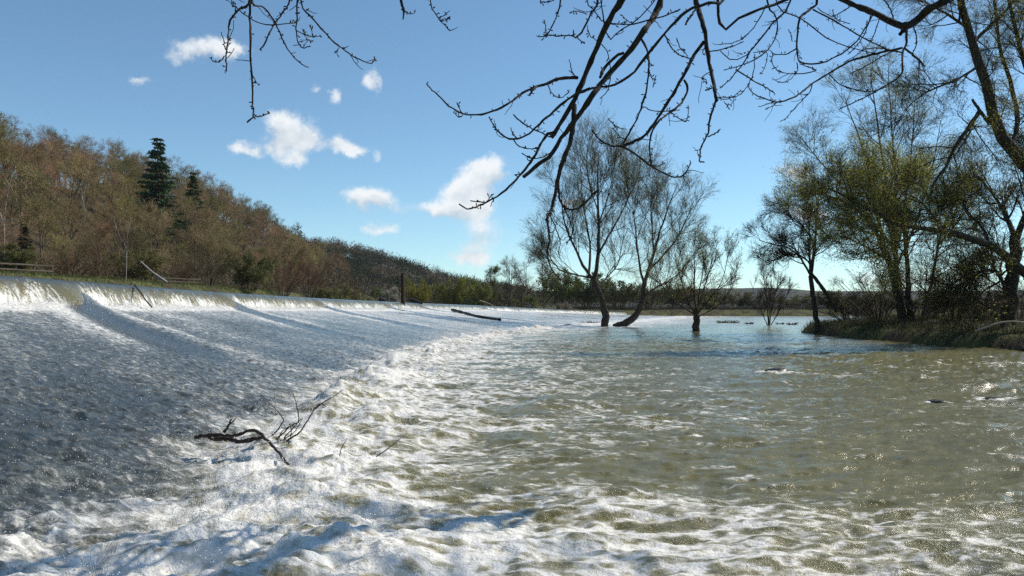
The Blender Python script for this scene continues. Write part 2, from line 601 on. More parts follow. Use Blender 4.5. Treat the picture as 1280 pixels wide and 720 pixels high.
    fo_a = (fo_a + 0.35 * ts * (1 - uc)) * (1 - 0.92 * tf)
    zz = apron * z_ap + (1 - apron) * z_r + apron * z_boil * 0.8
    foam = np.clip(apron * fo_a + (1 - apron) * fo_r + apron * fo * 0.5, 0, 1.2)
    return zz, foam, apron, tf


# land outlines, for the terrain
def poly_sd(X, Y, poly):
    """signed distance, positive inside"""
    poly = np.asarray(poly, float)
    d = np.full(X.shape, 1e9)
    ins = np.zeros(X.shape, bool)
    n = len(poly)
    for i in range(n):
        a = poly[i]
        b = poly[(i + 1) % n]
        e = b - a
        wx = X - a[0]
        wy = Y - a[1]
        tt = np.clip((wx * e[0] + wy * e[1]) / (e @ e), 0, 1)
        d = np.minimum(d, np.hypot(wx - e[0] * tt, wy - e[1] * tt))
        c = ((a[1] <= Y) & (b[1] > Y)) | ((b[1] <= Y) & (a[1] > Y))
        xin = a[0] + (Y - a[1]) / np.where(abs(e[1]) < 1e-9, 1e-9, e[1]) * e[0]
        ins ^= c & (X < xin)
    return np.where(ins, d, -d)


ISLAND = [(22.5, 30), (21.2, 33), (20.8, 38), (20.2, 44), (20.3, 50), (20.8, 56), (22.0, 62), (24.5, 65), (30, 66), (42, 70), (60, 74), (90, 70), (90, 24), (45, 22), (26, 24)]
NEAR = [(-16, -1.5), (-9, 0.6), (-4, 1.5), (0, 1.9), (2.6, 2.1), (4.6, 3.2), (7.6, 7.5), (12.5, 14.5), (19, 23.5), (30, 26), (90, 30), (90, -70), (-60, -70), (-60, -10), (-30, -6)]
FAR_LAND = [(33, 226), (44, 236), (70, 238), (120, 226), (200, 205), (420, 150), (4000, 60), (4000, 9000), (-4000, 9000), (-4000, 420), (-60, 420), (-40, 300), (-12, 255), (10, 232)]
LEFT_LAND = [(-33, -40), (-33, 20), (-33, 60), (-35, 110), (-40, 160), (-46, 220), (-40, 300), (-60, 430), (-4000, 430), (-4000, -40)]


def land(X, Y):
    bed = np.where(X < crest_x(Y), 0.6, -1.1) + 0 * X
    wob = 1.2 * fbm(X * 0.13, Y * 0.13, 3, 0.5, 80)
    z = bed
    i = poly_sd(X, Y, ISLAND) + 0.35 * wob
    z = np.maximum(z, -1.1 + 1.75 * smooth(i, -1.2, 0.9) + 0.55 * smooth(i, 0.5, 7) + 0.16 * fbm(X * 0.5, Y * 0.5, 3, 0.5, 81) * smooth(i, 0, 2))
    n = poly_sd(X, Y, NEAR) + 0.15 * wob
    z = np.maximum(z, -1.1 + 1.3 * smooth(n, -1.0, 0.8) + 0.6 * smooth(n, 1, 8))
    f = poly_sd(X, Y, FAR_LAND) + wob
    z = np.maximum(z, -1.1 + 3.0 * smooth(f, -2.5, 3.0) + 0.9 * smooth(f, 3, 60) + 0.3 * fbm(X * 0.03, Y * 0.03, 2, 0.5, 82))
    l = poly_sd(X, Y, LEFT_LAND) + 0.6 * wob
    top = 4.3 + 0.008 * np.clip(Y - 30, 0, 170)
    zl = 0.6 + (top - 0.6) * smooth(l, -2.0, 5.0) + 0.02 * np.clip(l - 5, 0, 60)
    # wooded ridge on the left
    hr = np.interp(Y, [0, 100, 196, 285, 340, 406, 440, 480, 560, 700], [30, 33, 33, 38, 42, 35, 24, 14, 5, 0])
    w = -58 - X
    zl = zl + hr * smooth(w, 0, 78) * (0.92 + 0.12 * fbm(X * 0.02, Y * 0.02, 3, 0.5, 83))
    z = np.where(l > -2.0, np.maximum(z, zl), z)
    # hill in the middle distance
    mh = np.interp(X, [-600, -300, -175, -142, -104, -78, -52, -26, 10, 60], [50, 50, 46, 44, 35, 26, 17, 11, 5, 0])
    z = z + mh * np.exp(-((Y - 655) / 105) ** 2) * smooth(Y, 400, 520)
    # far ridge
    z = z + (46 + 14 * fbm(X * 0.0016, Y * 0.001, 3, 0.5, 84)) * smooth(Y, 1000, 1900) * (1 - 0.0 * X)
    return z


# ground: one sheet out past the far ridge
def ground_sheet():
    rr = [1.2]
    while rr[-1] < 5200:
        r = rr[-1]
        rr.append(r * (1.022 if r > 14 else 1.05))
    rr = np.array(rr)
    th = np.radians(np.concatenate([np.linspace(-180, -62, 60)[:-1], np.linspace(-62, 62, 420), np.linspace(62, 180, 60)[1:]]))
    A, B = np.meshgrid(rr, th, indexing='ij')
    X = A * np.sin(B)
    Y = A * np.cos(B)
    Z = land(X, Y)
    v = np.stack([X, Y, Z], -1).reshape(-1, 3)
    f = grid_faces(len(rr), len(th))
    v = np.vstack([v, [[0, 0, 0.2]]])
    k = len(v) - 1
    nc = len(th)
    fan = np.stack([np.full(nc - 1, k), np.arange(1, nc), np.arange(nc - 1)], 1)
    m, q, b = new_mat('ground_soil')
    ge = q.node('ShaderNodeNewGeometry')
    po = ge.outputs['Position']
    big = q.noise(po, 0.02, 4, 0.6)
    mid = q.noise(po, 0.35, 5, 0.65)
    fin = q.noise(po, 3.0, 5, 0.7)
    sep = q.node('ShaderNodeSeparateXYZ')
    q.l.new(po, sep.inputs[0])
    soil = q.mix(q.ramp(fin, 0.3, 0.7), (0.040, 0.030, 0.020, 1), (0.085, 0.062, 0.040, 1))
    grass = q.mix(q.ramp(mid, 0.3, 0.7), (0.055, 0.080, 0.018, 1), (0.105, 0.105, 0.042, 1))
    col = q.mix(q.ramp(mid, 0.42, 0.55), soil, grass)
    # leaf litter on the wooded slopes (left), field and copse colours far away
    litter = q.mix(q.ramp(mid, 0.3, 0.7), (0.075, 0.052, 0.032, 1), (0.060, 0.055, 0.026, 1))
    hill = q.math('MAXIMUM', q.ramp(sep.outputs['X'], -56.0, -66.0), q.math('MULTIPLY', q.ramp(sep.outputs['Y'], 440.0, 480.0), q.ramp(sep.outputs['X'], 60.0, 20.0)))
    col = q.mix(hill, col, litter)
    wood = q.mix(q.ramp(q.noise(po, 0.05, 4, 0.7), 0.35, 0.65), (0.018, 0.021, 0.018, 1), (0.036, 0.036, 0.028, 1))
    field = q.mix(q.ramp(q.noise(po, 0.006, 2, 0.5), 0.45, 0.55), (0.07, 0.072, 0.035, 1), (0.05, 0.065, 0.026, 1))
    fw = q.ramp(q.noise(po, 0.0045, 3, 0.55), 0.60, 0.66)
    farc = q.mix(fw, wood, field)
    col = q.mix(q.ramp(sep.outputs['Y'], 950.0, 1100.0), col, farc)
    meadow = q.mix(q.ramp(mid, 0.3, 0.7), (0.090, 0.082, 0.036, 1), (0.055, 0.064, 0.024, 1))
    mmask = q.math('MULTIPLY', q.math('MULTIPLY', q.ramp(sep.outputs['Y'], 240.0, 260.0), q.ramp(sep.outputs['Y'], 950.0, 800.0)), q.ramp(sep.outputs['X'], 10.0, 50.0))
    col = q.mix(q.math('MULTIPLY', mmask, 0.85), col, meadow)
    q.l.new(col, b.inputs['Base Color'])
    b.inputs['Roughness'].default_value = 0.95
    b.inputs['Specular IOR Level'].default_value = 0.15
    bp = q.node('ShaderNodeBump')
    bp.inputs['Strength'].default_value = 0.8
    bp.inputs['Distance'].default_value = 0.1
    q.l.new(fin, bp.inputs['Height'])
    q.l.new(bp.outputs[0], b.inputs['Normal'])
    o = mesh_obj('ground', v, [f, fan], m, kind='structure')
    return o


ground_sheet()


def water_mat(name, fall=False):
    m, q, b = new_mat(name)
    ge = q.node('ShaderNodeNewGeometry')
    po = ge.outputs['Position']
    foam = q.attr('foam')
    if fall:
        drop = q.attr('drop')
        along = q.attr('along')
        cmb = q.node('ShaderNodeCombineXYZ')
        q.l.new(along, cmb.inputs[0])
        q.l.new(q.math('MULTIPLY', drop, 0.55), cmb.inputs[1])
        vec = cmb.outputs[0]
        s1 = q.noise(vec, 3.0, 4, 0.65)
        s2 = q.noise(vec, 11.0, 4, 0.65)
        fine = q.noise(po, 24, 3, 0.6)
        st = q.math('ADD', q.math('MULTIPLY_ADD', s1, 1.3, -0.65), q.math('MULTIPLY_ADD', s2, 1.2, -0.1))
        mask = q.ramp(q.math('ADD', q.math('ADD', st, foam), q.math('MULTIPLY', q.math('SUBTRACT', fine, 0.5), 0.5)), 0.72, 1.10)
        wcol = q.mix(q.ramp(drop, 0.1, 0.7), (0.045, 0.050, 0.040, 1), (0.17, 0.155, 0.085, 1))
        fcol = (0.74, 0.74, 0.70, 1)
        height = q.math('ADD', q.math('MULTIPLY', s1, 1.0), q.math('ADD', q.math('MULTIPLY', s2, 0.5), q.math('MULTIPLY', fine, 0.35)))
        wr = q.ramp(mask, 0, 1, 0.16, 0.5)
    else:
        apron = q.attr('apron')
        smo = q.attr('smoothness')
        st = q.node('ShaderNodeMapping')
        st.inputs['Rotation'].default_value = (0, 0, R(8))
        st.inputs['Scale'].default_value = (0.75, 1.25, 1.0)
        q.l.new(po, st.inputs['Vector'])
        vec = st.outputs[0]
        warp = q.vmath('ADD', vec, q.vmath('SCALE', q.vmath('SUBTRACT', q.noise(vec, 1.7, 3, 0.6, out=1), (0.5, 0.5, 0.5)), s=0.9))
        n_a = q.noise(vec, 3.2, 4, 0.68)
        ca = q.node('ShaderNodeCombineXYZ')
        q.l.new(q.vmath('DOT_PRODUCT', po, (0.55, -0.16, 0)), ca.inputs[0])
        q.l.new(q.vmath('DOT_PRODUCT', po, (0.28, 1.10, 0)), ca.inputs[1])
        vm = q.node('ShaderNodeMix', data_type='VECTOR')
        q.l.new(q.ramp(apron, 0.45, 0.55), vm.inputs[0])
        q.l.new(vec, vm.inputs[4])
        q.l.new(ca.outputs[0], vm.inputs[5])
        n_b = q.noise(vm.outputs[1], 11.0, 5, 0.66)
        n_c = q.noise(po, 52.0, 3, 0.65)
        vo = q.node('ShaderNodeTexVoronoi', feature='DISTANCE_TO_EDGE')
        q.l.new(warp, vo.inputs['Vector'])
        vo.inputs['Scale'].default_value = 3.4
        lacy = q.ramp(vo.outputs['Distance'], 0.0, 0.28, 1.0, 0.0)
        vo2 = q.node('ShaderNodeTexVoronoi', feature='F1')
        q.l.new(po, vo2.inputs['Vector'])
        vo2.inputs['Scale'].default_value = 46.0
        bub = vo2.outputs['Distance']
        cen = lambda n, k: q.math('MULTIPLY', q.math('SUBTRACT', n, 0.5), k)
        mixn = q.math('ADD', q.math('ADD', cen(n_a, q.ramp(apron, 0, 1, 1.5, 0.8)), cen(n_b, q.ramp(apron, 0, 1, 1.0, 1.2))), q.math('ADD', cen(n_c, 0.35), 0.6))
        lacyw = q.math('MULTIPLY', q.math('SUBTRACT', 1.0, apron), 0.46)
        mixn = q.math('ADD', mixn, q.math('MULTIPLY', q.math('SUBTRACT', lacy, 0.35), lacyw))
        val = q.math('ADD', mixn, foam)
        lo = q.ramp(apron, 0, 1, 0.93, 0.95)
        mask = q.ramp(val, lo, q.math('ADD', lo, q.ramp(apron, 0, 1, 0.62, 0.50)))
        mask = q.math('MULTIPLY', mask, q.ramp(foam, 0.0, 0.12))
        veil = q.math('MULTIPLY', q.ramp(val, 0.66, 1.10), q.ramp(foam, 0.12, 0.45))          # bubbles under the surface tint the water paler
        deep = q.mix(q.ramp(n_a, 0.3, 0.7), (0.132, 0.120, 0.048, 1), (0.188, 0.168, 0.074, 1))
        apc = q.mix(q.ramp(n_b, 0.35, 0.65), (0.036, 0.046, 0.048, 1), (0.088, 0.098, 0.098, 1))
        wcol = q.mix(apron, deep, apc)
        pale = q.mix(apron, (0.33, 0.30, 0.19, 1), (0.17, 0.175, 0.15, 1))
        wcol = q.mix(q.math('MULTIPLY', veil, 0.75), wcol, pale)
        fcol = q.mix(q.ramp(n_b, 0.3, 0.7), (0.66, 0.64, 0.57, 1), (0.83, 0.82, 0.79, 1))
        rough_w = q.math('MAXIMUM', apron, q.ramp(foam, 0.0, 0.35))
        h1 = q.math('ADD', q.math('MULTIPLY', n_b, q.ramp(rough_w, 0, 1, 0.42, 0.9)), q.math('MULTIPLY', n_c, q.math('MULTIPLY', q.ramp(rough_w, 0, 1, 0.03, 0.22), q.math('MULTIPLY_ADD', mask, -0.55, 1.0))))
        height = q.math('ADD', h1, q.math('MULTIPLY', mask, q.math('MULTIPLY', bub, -0.10)))
        height = q.math('MULTIPLY', height, q.math('SUBTRACT', 1.0, q.math('MULTIPLY', smo, 0.7)))
        wr = q.ramp(mask, 0, 1, 0.13, 0.5)
    q.l.new(q.mix(mask, wcol, fcol), b.inputs['Base Color'])
    q.l.new(wr, b.inputs['Roughness'])
    b.inputs['IOR'].default_value = 1.333
    bp = q.node('ShaderNodeBump')
    bp.inputs['Strength'].default_value = 0.9
    bp.inputs['Distance'].default_value = 0.05 if fall else 0.042
    q.l.new(height, bp.inputs['Height'])
    q.l.new(bp.outputs[0], b.inputs['Normal'])
    return m


M_WATER = water_mat('river_water_surface')
M_FALL = water_mat('falling_water', True)


def river_sheet():
    rr = [2.0]
    while rr[-1] < 330:
        r = rr[-1]
        rr.append(r * (1 + np.interp(r, [2, 5, 15, 60, 330], [0.008, 0.0046, 0.0055, 0.010, 0.016])))
    rr = np.array(rr)
    th = np.radians(np.concatenate([np.linspace(-78, -36, 130)[:-1], np.linspace(-36, 36, 860), np.linspace(36, 78, 110)[1:]]))
    A, B = np.meshgrid(rr, th, indexing='ij')
    X = A * np.sin(B)
    Y = A * np.cos(B)
    Z, foam, apron, tf = water(X, Y)
    cx = crest_x(Y)
    keep = (X > cx + 0.15) & (poly_sd(X, Y, ISLAND) < 3) & (poly_sd(X, Y, NEAR) < 3) & (poly_sd(X, Y, FAR_LAND) < 8)
    kp = keep[:-1, :-1] & keep[1:, :-1] & keep[:-1, 1:] & keep[1:, 1:]
    f = grid_faces(len(rr), len(th))[kp.ravel()]
    v = np.stack([X, Y, Z], -1).reshape(-1, 3)
    used = np.zeros(len(v), bool)
    used[f.ravel()] = True
    mp = np.cumsum(used) - 1
    at = {'foam': foam.ravel()[used], 'apron': apron.ravel()[used], 'smoothness': tf.ravel()[used]}
    return mesh_obj('river_water', v[used], mp[f], M_WATER, attrs=at, kind='structure')


river_sheet()


def weir_fall():
    s = [-24.0]
    while s[-1] < 227:
        s.append(s[-1] + max(0.035, 0.0034 * abs(s[-1])))
    s = np.array(s)
    nv = 46
    vv = np.linspace(0, 1, nv)
    S, V = np.meshgrid(s, vv, indexing='ij')
    # profile: 2.2 m of still water behind the lip, then the curve over and down
    cxv = crest_x(S)
    czv = crest_z(S)
    drop = np.minimum(DROP, czv - 0.1)
    k = 0.24
    back = V < k
    q = np.clip((V - k) / (1 - k), 0, 1)
    ramp = np.zeros_like(S)
    for (x0, y0, ln) in TONGUES:
        wd = 0.75 + 0.008 * y0
        ramp = np.maximum(ramp, np.exp(-((S - (y0 - q * 1.0)) / wd) ** 2))
    wob = fbm(S * 0.8, S * 0 + 3.3, 3, 0.5, 90)
    run = (FALL_RUN + 0.12 * wob) * (1 + 0.9 * ramp)
    n1 = pn(S * 2.2, q * 1.2 + 0.3 * wob, 91) + 0.6 * pn(S * 5.5, q * 2.4, 92) + 0.4 * pn(S * 12, q * 5, 93)
    bulge = 0.07 * n1 * smooth(q, 0.1, 0.6) * (1 - 0.85 * ramp)
    X = np.where(back, cxv - 2.2 * (1 - V / k), cxv + run * (q ** 0.85) + bulge)
    Z = np.where(back, czv + 0.06 * (1 - V / k) ** 0.6, czv - drop * (0.12 * q + 0.88 * q ** 1.9) - 0.22 * q ** 3)
    Z = Z + 0.012 * pn(S * 1.3, V * 3, 94) + 0.03 * wob * 0.4
    Yv = S - 0.55 * q * (0.5 + ramp)
    foam = smooth(q, 0.25, 0.95) * 0.52 + 0.16 * pn(S * 0.55, S * 0 + 1.7, 95) + 0.2 * smooth(q, 0.85, 1)
    foam = foam * (1 - 0.85 * ramp) + 0.02
    side = np.zeros_like(S)
    for (x0, y0, ln) in TONGUES:
        side = np.maximum(side, np.exp(-((S - (y0 + 1.2 + 0.01 * y0)) / 0.5) ** 2))
    foam = foam + 0.10 * side * smooth(q, 0.05, 0.4)
    at = {'foam': foam.ravel(), 'drop': q.ravel(), 'along': S.ravel()}
    return mesh_obj('weir_fall_water', np.stack([X, Yv, Z], -1).reshape(-1, 3), grid_faces(len(s), nv), M_FALL, attrs=at, kind='structure')


weir_fall()
# still water above the weir
ys = np.linspace(-40, 226, 90)
vv = np.concatenate([np.stack([np.full(90, -70.0), ys, crest_z(ys) + 0.05], 1), np.stack([crest_x(ys) - 2.1, ys, crest_z(ys) + 0.05], 1)])
i = np.arange(89)
mesh_obj('upstream_water', vv, np.stack([i, i + 90, i + 91, i + 1], 1), M_WATER, attrs={'foam': np.zeros(180), 'apron': np.zeros(180), 'smoothness': np.full(180, .5)}, kind='structure')

# ------------------------------------------------------------------ trees
def zat(x, y):
    return float(land(np.array([float(x)]), np.array([float(y)]))[0])


def fan(V, f, base_n):
    return V, f + base_n


def part_mesh(name, tubes, mat):
    """a mesh datablock without an object"""
    o = tubes.build(name, mat)
    me = o.data
    bpy.data.objects.remove(o)
    return me


def leaf_mesh(name, V, f, mat):
    o = mesh_obj(name, V, f, mat, smooth_shade=False)
    me = o.data
    bpy.data.objects.remove(o)
    return me


def bare_tree(seed, h, spread=1.0, n=(15, 6, 6, 4), up=0.10, fork=2):
    """trunk mesh and crown mesh of a leafless broadleaf tree, standing at the origin"""
    g = np.random.default_rng(seed)
    tr = Tubes()
    cr = Tubes()
    stems = []
    rad = []
    for k in range(fork):
        lean = g.normal(size=2) * 0.05 * h * spread + (g.normal(size=2) * 0.12 * h * spread if k else 0)
        b = np.array([[0, 0, -0.4], [0, 0, h * 0.22], [lean[0] * .35, lean[1] * .35, h * 0.45], [lean[0] * .8, lean[1] * .8, h * 0.70], [lean[0], lean[1], h * 0.94]])
        stems.append(resample(b, 9))
        rad.append(np.interp(np.linspace(0, 1, 9), [0, .08, .4, 1], [h * .022, h * .016, h * .011, h * .002]))
    P = np.array(stems)
    Q = np.array(rad)
    tr.add(P, Q, 6)
    n1 = max(4, n[0] // fork)
    P1, R1 = grow(P, Q, n1, .28, .97, (28, 62), (.26 * h * spread, .44 * h * spread), 6, (0, 0, up), .13, h * .0075, h * .0016, g)
    tr.add(P1, R1, 4)
    P2, R2 = grow(P1, R1, n[1], .25, 1, (22, 55), (.10 * h, .22 * h), 4, (0, 0, up * .8), .15, h * .0028, h * .0011, g)
    cr.add(P2, R2, 3)
    P3, R3 = grow(P2, R2, n[2], .2, 1, (20, 55), (.05 * h, .12 * h), 3, (0, 0, up * .6), .18, h * .0014, h * .0008, g)
    cr.add(P3, R3, 3)
    P4, R4 = grow(P3, R3, n[3], .2, 1, (18, 50), (.035 * h, .075 * h), 2, (0, 0, .05), .1, h * .0009, h * .0006, g)
    cr.add(P4, R4, 3)
    return tr, cr, P4


def bush_shape(seed, h, w, stems=14, n=(7, 6, 4)):
    g = np.random.default_rng(seed)
    a = g.uniform(0, 2 * math.pi, stems)
    rr = np.sqrt(g.uniform(0.02, 1, stems)) * w * .5
    top = np.stack([np.cos(a) * rr, np.sin(a) * rr, h * (1 - .42 * (rr / (w * .5)) ** 2) * g.uniform(.72, .95, stems)], 1)
    P = np.stack([resample(np.array([top[i] * [.10, .10, 0] + [0, 0, -.2], top[i] * [.35, .35, .42], top[i] * [.78, .78, .8], top[i]]), 7) for i in range(stems)])
    Q = np.broadcast_to(np.linspace(h * .012, h * .002, 7), (stems, 7)).copy()
    tr = Tubes()
    tr.add(P, Q, 4)
    cr = Tubes()
    P1, R1 = grow(P, Q, n[0], .2, .98, (20, 55), (.14 * h, .30 * h), 4, (0, 0, .12), .14, h * .004, h * .0014, g)
    cr.add(P1, R1, 3)
    P2, R2 = grow(P1, R1, n[1], .2, 1, (20, 50), (.08 * h, .17 * h), 3, (0, 0, .1), .16, h * .0018, h * .001, g)
    cr.add(P2, R2, 3)
    P3, R3 = grow(P2, R2, n[2], .2, 1, (20, 50), (.04 * h, .09 * h), 2, (0, 0, .05), .1, h * .001, h * .0007, g)
    cr.add(P3, R3, 3)
    return tr, cr, P3


# --- the wooded hillside on the left
HILL_KINDS = []
for k in range(7):
    h = 14.0
    tr, cr, tips = bare_tree(100 + k, h, [1.0, 1.15, .85, 1.05, .75, 1.2, .95][k], up=[.10, .06, .16, .1, .2, .04, .12][k], fork=[2, 3, 1, 2, 2, 3, 1][k])
    HILL_KINDS.append((part_mesh('trunk', tr, M_TRUNK), part_mesh('crown', cr, M_TWIG), tips))
g = np.random.default_rng(77)
cand = []
for gx in np.arange(-150, -57, 7.2):
    for gy in np.arange(28, 480, 8.2):
        x = gx + g.uniform(-3, 3)
        y = gy + g.uniform(-3.4, 3.4)
        col = 640 + x / y * F
        if not (-900 < col < 430):
            continue
        cand.append((x, y))
cand = np.array(cand)
cz = land(cand[:, 0], cand[:, 1])
hh = g.uniform(8.0, 14.5, len(cand)) * np.interp(cand[:, 1], [60, 200], [.80, 1.0]) * np.interp(-cand[:, 0], [58, 75], [.62, 1.0])
TINTS = [(1.06, .96, .72), (1.0, .98, .74), (1.12, 1.0, .80), (.95, 1.04, .60), (1.05, 1.04, .68), (1.2, .98, .86), (.90, 1.08, .52), (1.12, 1.1, .86)]
in_view = (640 + cand[:, 0] / cand[:, 1] * F) > -110
order = np.argsort(-hh / cand[:, 1] * in_view)
spots = order[:285]
greens = []
for i in spots:
    x, y = cand[i]
    k = int(g.integers(0, 7))
    s = hh[i] / 14.0
    e = empty('bare_tree', (x, y, cz[i] - .2), g.uniform(0, 6.28), s)
    e.scale = (s * 1.12, s * 1.12, s)
    t1 = link('trunk', HILL_KINDS[k][0], e)
    t2 = link('crown', HILL_KINDS[k][1], e)
    c = np.array(TINTS[int(g.integers(0, 8))]) * g.uniform(2.2, 4.0) * np.array([1.02, .98, .92])
    t2.color = (*(c * 1.0), 1)
    t1.color = (*(np.array([1, 1, .9]) * g.uniform(.6, 1.2)), 1)
    if g.uniform() < .14:
        greens.append((i, k, e))
    col_ = 640 + x / y * F
    w_ = -58 - x
    where = ('along the skyline of the left hill' if w_ > 62 else 'at the foot of the left hill just behind the weir' if w_ < 9 else 'on the slope left of the tall spruce' if col_ < 180 else 'on the slope around the tall spruce' if col_ < 255 else 'on the far right end of the left hill')
    e['where'] = where
    tag(e, 'leafless brown tree ' + where, 'tree', 'bare trees ' + where)


KIND_LEAF = [leaf_mesh('leaves', *leaves(HILL_KINDS[k][2], 3000, (.10, .2), np.random.default_rng(60 + k), .2), M_LEAF_COL) for k in range(7)]
for (i, k, e) in greens:
    o = link('leaves', KIND_LEAF[k], e)
    o.color = [(.15, .17, .045, 1), (.12, .15, .04, 1), (.17, .16, .06, 1)][i % 3]
    e.name = 'budding_tree'
    tag(e, 'budding green-tinged tree ' + e['where'], 'tree', 'budding trees ' + e['where'])


def loose_wood(name, pts, hs, colname, mat_pick, seed, ntri=130):
    """a far wood as one mass: each tree a stem and a cloud of small twig and leaf faces"""
    g = np.random.default_rng(seed)
    pts = np.asarray(pts)
    n = len(pts)
    th = np.repeat(np.arange(n), ntri)
    u = unit(g.normal(size=(n * ntri, 3))) * (g.uniform(0, 1, (n * ntri, 1)) ** .45)
    h = hs[th][:, None]
    c = pts[th] + u * np.concatenate([h * .33, h * .33, h * .42], 1) + np.concatenate([0 * h, 0 * h, h * .56], 1)
    a = unit(u * .8 + g.normal(size=u.shape) * .7 + [0, 0, .5])
    b = unit(np.cross(a, g.normal(size=u.shape)))
    L = g.uniform(.10, .19, (len(c), 1)) * h
    wd = L * g.uniform(.05, .13, (len(c), 1))
    V = np.stack([c - b * wd, c + a * L, c + b * wd], 1).reshape(-1, 3)
    f = np.arange(len(c))[:, None] * 3 + np.array([[0, 1, 2]])
    tin = np.repeat(mat_pick[th], 3)
    return mesh_obj(name, V, f, bpy.data.materials[colname], attrs={'tint': tin}, smooth_shade=False, kind='stuff')


m, q, b = new_mat('far_wood')
tint = q.attr('tint')
cr_ = q.node('ShaderNodeValToRGB')
cr_.color_ramp.elements[0].color = (0.020, 0.036, 0.016, 1)
cr_.color_ramp.elements[1].color = (0.19, 0.135, 0.095, 1)
el = cr_.color_ramp.elements.new(.3)
el.color = (0.048, 0.058, 0.022, 1)
el = cr_.color_ramp.elements.new(.6)
el.color = (0.140, 0.110, 0.066, 1)
q.l.new(tint, cr_.inputs[0])
q.l.new(cr_.outputs[0], b.inputs['Base Color'])
b.inputs['Roughness'].default_value = .9
b.inputs['Specular IOR Level'].default_value = .1

rest = order[285:]
o = loose_wood('hillside_wood', np.column_stack([cand[rest], cz[rest]]), hh[rest], 'far_wood', g.uniform(.45, 1, len(rest)), 5, 220)
tag(o, 'dense bare wood filling the upper left hillside behind the single trees', 'wood', kind='stuff')

# undergrowth under the hillside trees
pts = []
for i in range(5800):
    y = g.uniform(35, 440)
    x = -53 - abs(g.normal()) * 26
    col = 640 + x / y * F
    if -700 < col < 420:
        pts.append((x, y))
pts = np.array(pts)
pz = land(pts[:, 0], pts[:, 1])
o = loose_wood('undergrowth', np.column_stack([pts, pz - .3]), g.uniform(1.2, 3.6, len(pts)), 'far_wood', np.clip(g.normal(.68, .2, len(pts)), 0.2, 1), 6, 46)
tag(o, 'tangled brown undergrowth along the foot of the left hillside', 'undergrowth', kind='stuff')

# wooded hill in the middle distance: dark conifers below, brown broadleaves along the top
pts = []
tt = []
hs = []
for i in range(6500):
    x = g.uniform(-330, 60)
    y = g.uniform(470, 700)
    col = 640 + x / y * F
    if not (300 < col < 660):
        continue
    pts.append((x, y))
pts = np.array(pts)
pz = land(pts[:, 0], pts[:, 1])
con = smooth(fbm(pts[:, 0] * .012, pts[:, 1] * .01, 2, .5, 99) + .30 - np.abs(pts[:, 1] - 600) * .006, -.1, .35)
tint = np.where(g.uniform(size=len(pts)) < con, g.uniform(0, .2, len(pts)), g.uniform(.45, 1, len(pts)))
o = loose_wood('distant_wood', np.column_stack([pts, pz]), g.uniform(8, 15, len(pts)), 'far_wood', tint, 7, 60)
tag(o, 'far wooded hill of dark conifers and brown bare trees in the middle', 'wood', kind='stuff')


# belt of scrub beyond the far bank
pts = []
hs = []
for i in range(900):
    col_ = g.uniform(545, 1290)
    d_ = g.uniform(255, 330)
    pts.append(((col_ - 640) / F * d_, d_))
    hs.append(g.uniform(5.0, 10.0) * float(np.interp(col_, [545, 880, 930, 1290], [1.0, .9, .38, .45])))
pts = np.array(pts)
o = loose_wood('scrub_belt', np.column_stack([pts, land(pts[:, 0], pts[:, 1]) - .4]), np.array(hs), 'far_wood', np.clip(g.normal(.42, .16, len(pts)), .2, 1), 8, 80)
tag(o, 'continuous belt of dull olive scrub behind the far bank', 'scrub', kind='stuff')


def conifer(name, label, base, h, w, seed, tiers=26, mat=None, dens=1.0):
    g = np.random.default_rng(seed)
    root = empty(name, base)
    tag(root, label, 'tree')
    tr = Tubes()
    tr.add(np.array([[0, 0, -.5], [0, 0, h * .5], [0, 0, h]]), np.array([h * .02, h * .012, .02]), 6)
    tr.build('trunk', M_TRUNK, root)
    V = []
    for k in range(tiers):
        q = (k + g.uniform(0, .6)) / tiers
        z = h * (.10 + .90 * q)
        r = w * .5 * (1 - q) ** .8 * g.uniform(.72, 1.12)
        nb = int((7 + 6 * (1 - q)) * dens)
        for j in range(nb):
            a = g.uniform(0, 6.283)
            r2 = r * g.uniform(.65, 1.1) + .1
            nn = int(8 + 14 * (1 - q))
            s = g.uniform(.1, 1, nn)
            c = np.stack([np.cos(a) * r2 * s, np.sin(a) * r2 * s, z + r2 * (.10 - .38 * s + .26 * s * s)], 1) + g.normal(size=(nn, 3)) * [.10 * w * .3, .10 * w * .3, .05]
            dr = unit(np.array([[math.cos(a), math.sin(a), -.25]]) + g.normal(size=(nn, 3)) * .5)
            sd = unit(np.cross(dr, g.normal(size=(nn, 3))))
            L = h * g.uniform(.022, .045, (nn, 1))
            V.append(np.stack([c - sd * L * .32, c + dr * L, c + sd * L * .32, c - dr * L * .5], 1).reshape(-1, 3))
    V = np.concatenate(V)
    mesh_obj('crown', V, np.arange(len(V)).reshape(-1, 4), mat or M_NEEDLE, root, smooth_shade=False)
    return root


def on_land(col, d):
    x = (col - 640) / F * d
    return (x, d, zat(x, d) - .2)


# tall spruce standing above the wood, and darker evergreens lower down
b = on_land(197, 205)
conifer('spruce_tree', 'tall dark green spruce rising above the bare trees on the left hill', b, (CZ + (HY - 171) / F * 205) - b[2], 15, 31)
b = on_land(241, 232)
conifer('ivy_clad_tree', 'narrow dark green ivy-covered tree right of the tall spruce', b, (CZ + (HY - 214) / F * 232) - b[2], 10, 32, mat=M_LEAF_DARK)
b = on_land(30, 118)
conifer('ivy_clad_tree', 'small dark ivy-covered tree at the left edge of the hillside wood', b, 7.0, 3.0, 33, mat=M_LEAF_DARK)
b = on_land(497, 300)
conifer('fir_tree', 'small dark fir just left of the upright post on the weir', b, 10.5, 4.2, 34, tiers=18)
b = on_land(561, 330)
conifer('fir_tree', 'small dark fir among yellow-green bushes right of the upright post', b, 9.0, 4.6, 35, tiers=16)
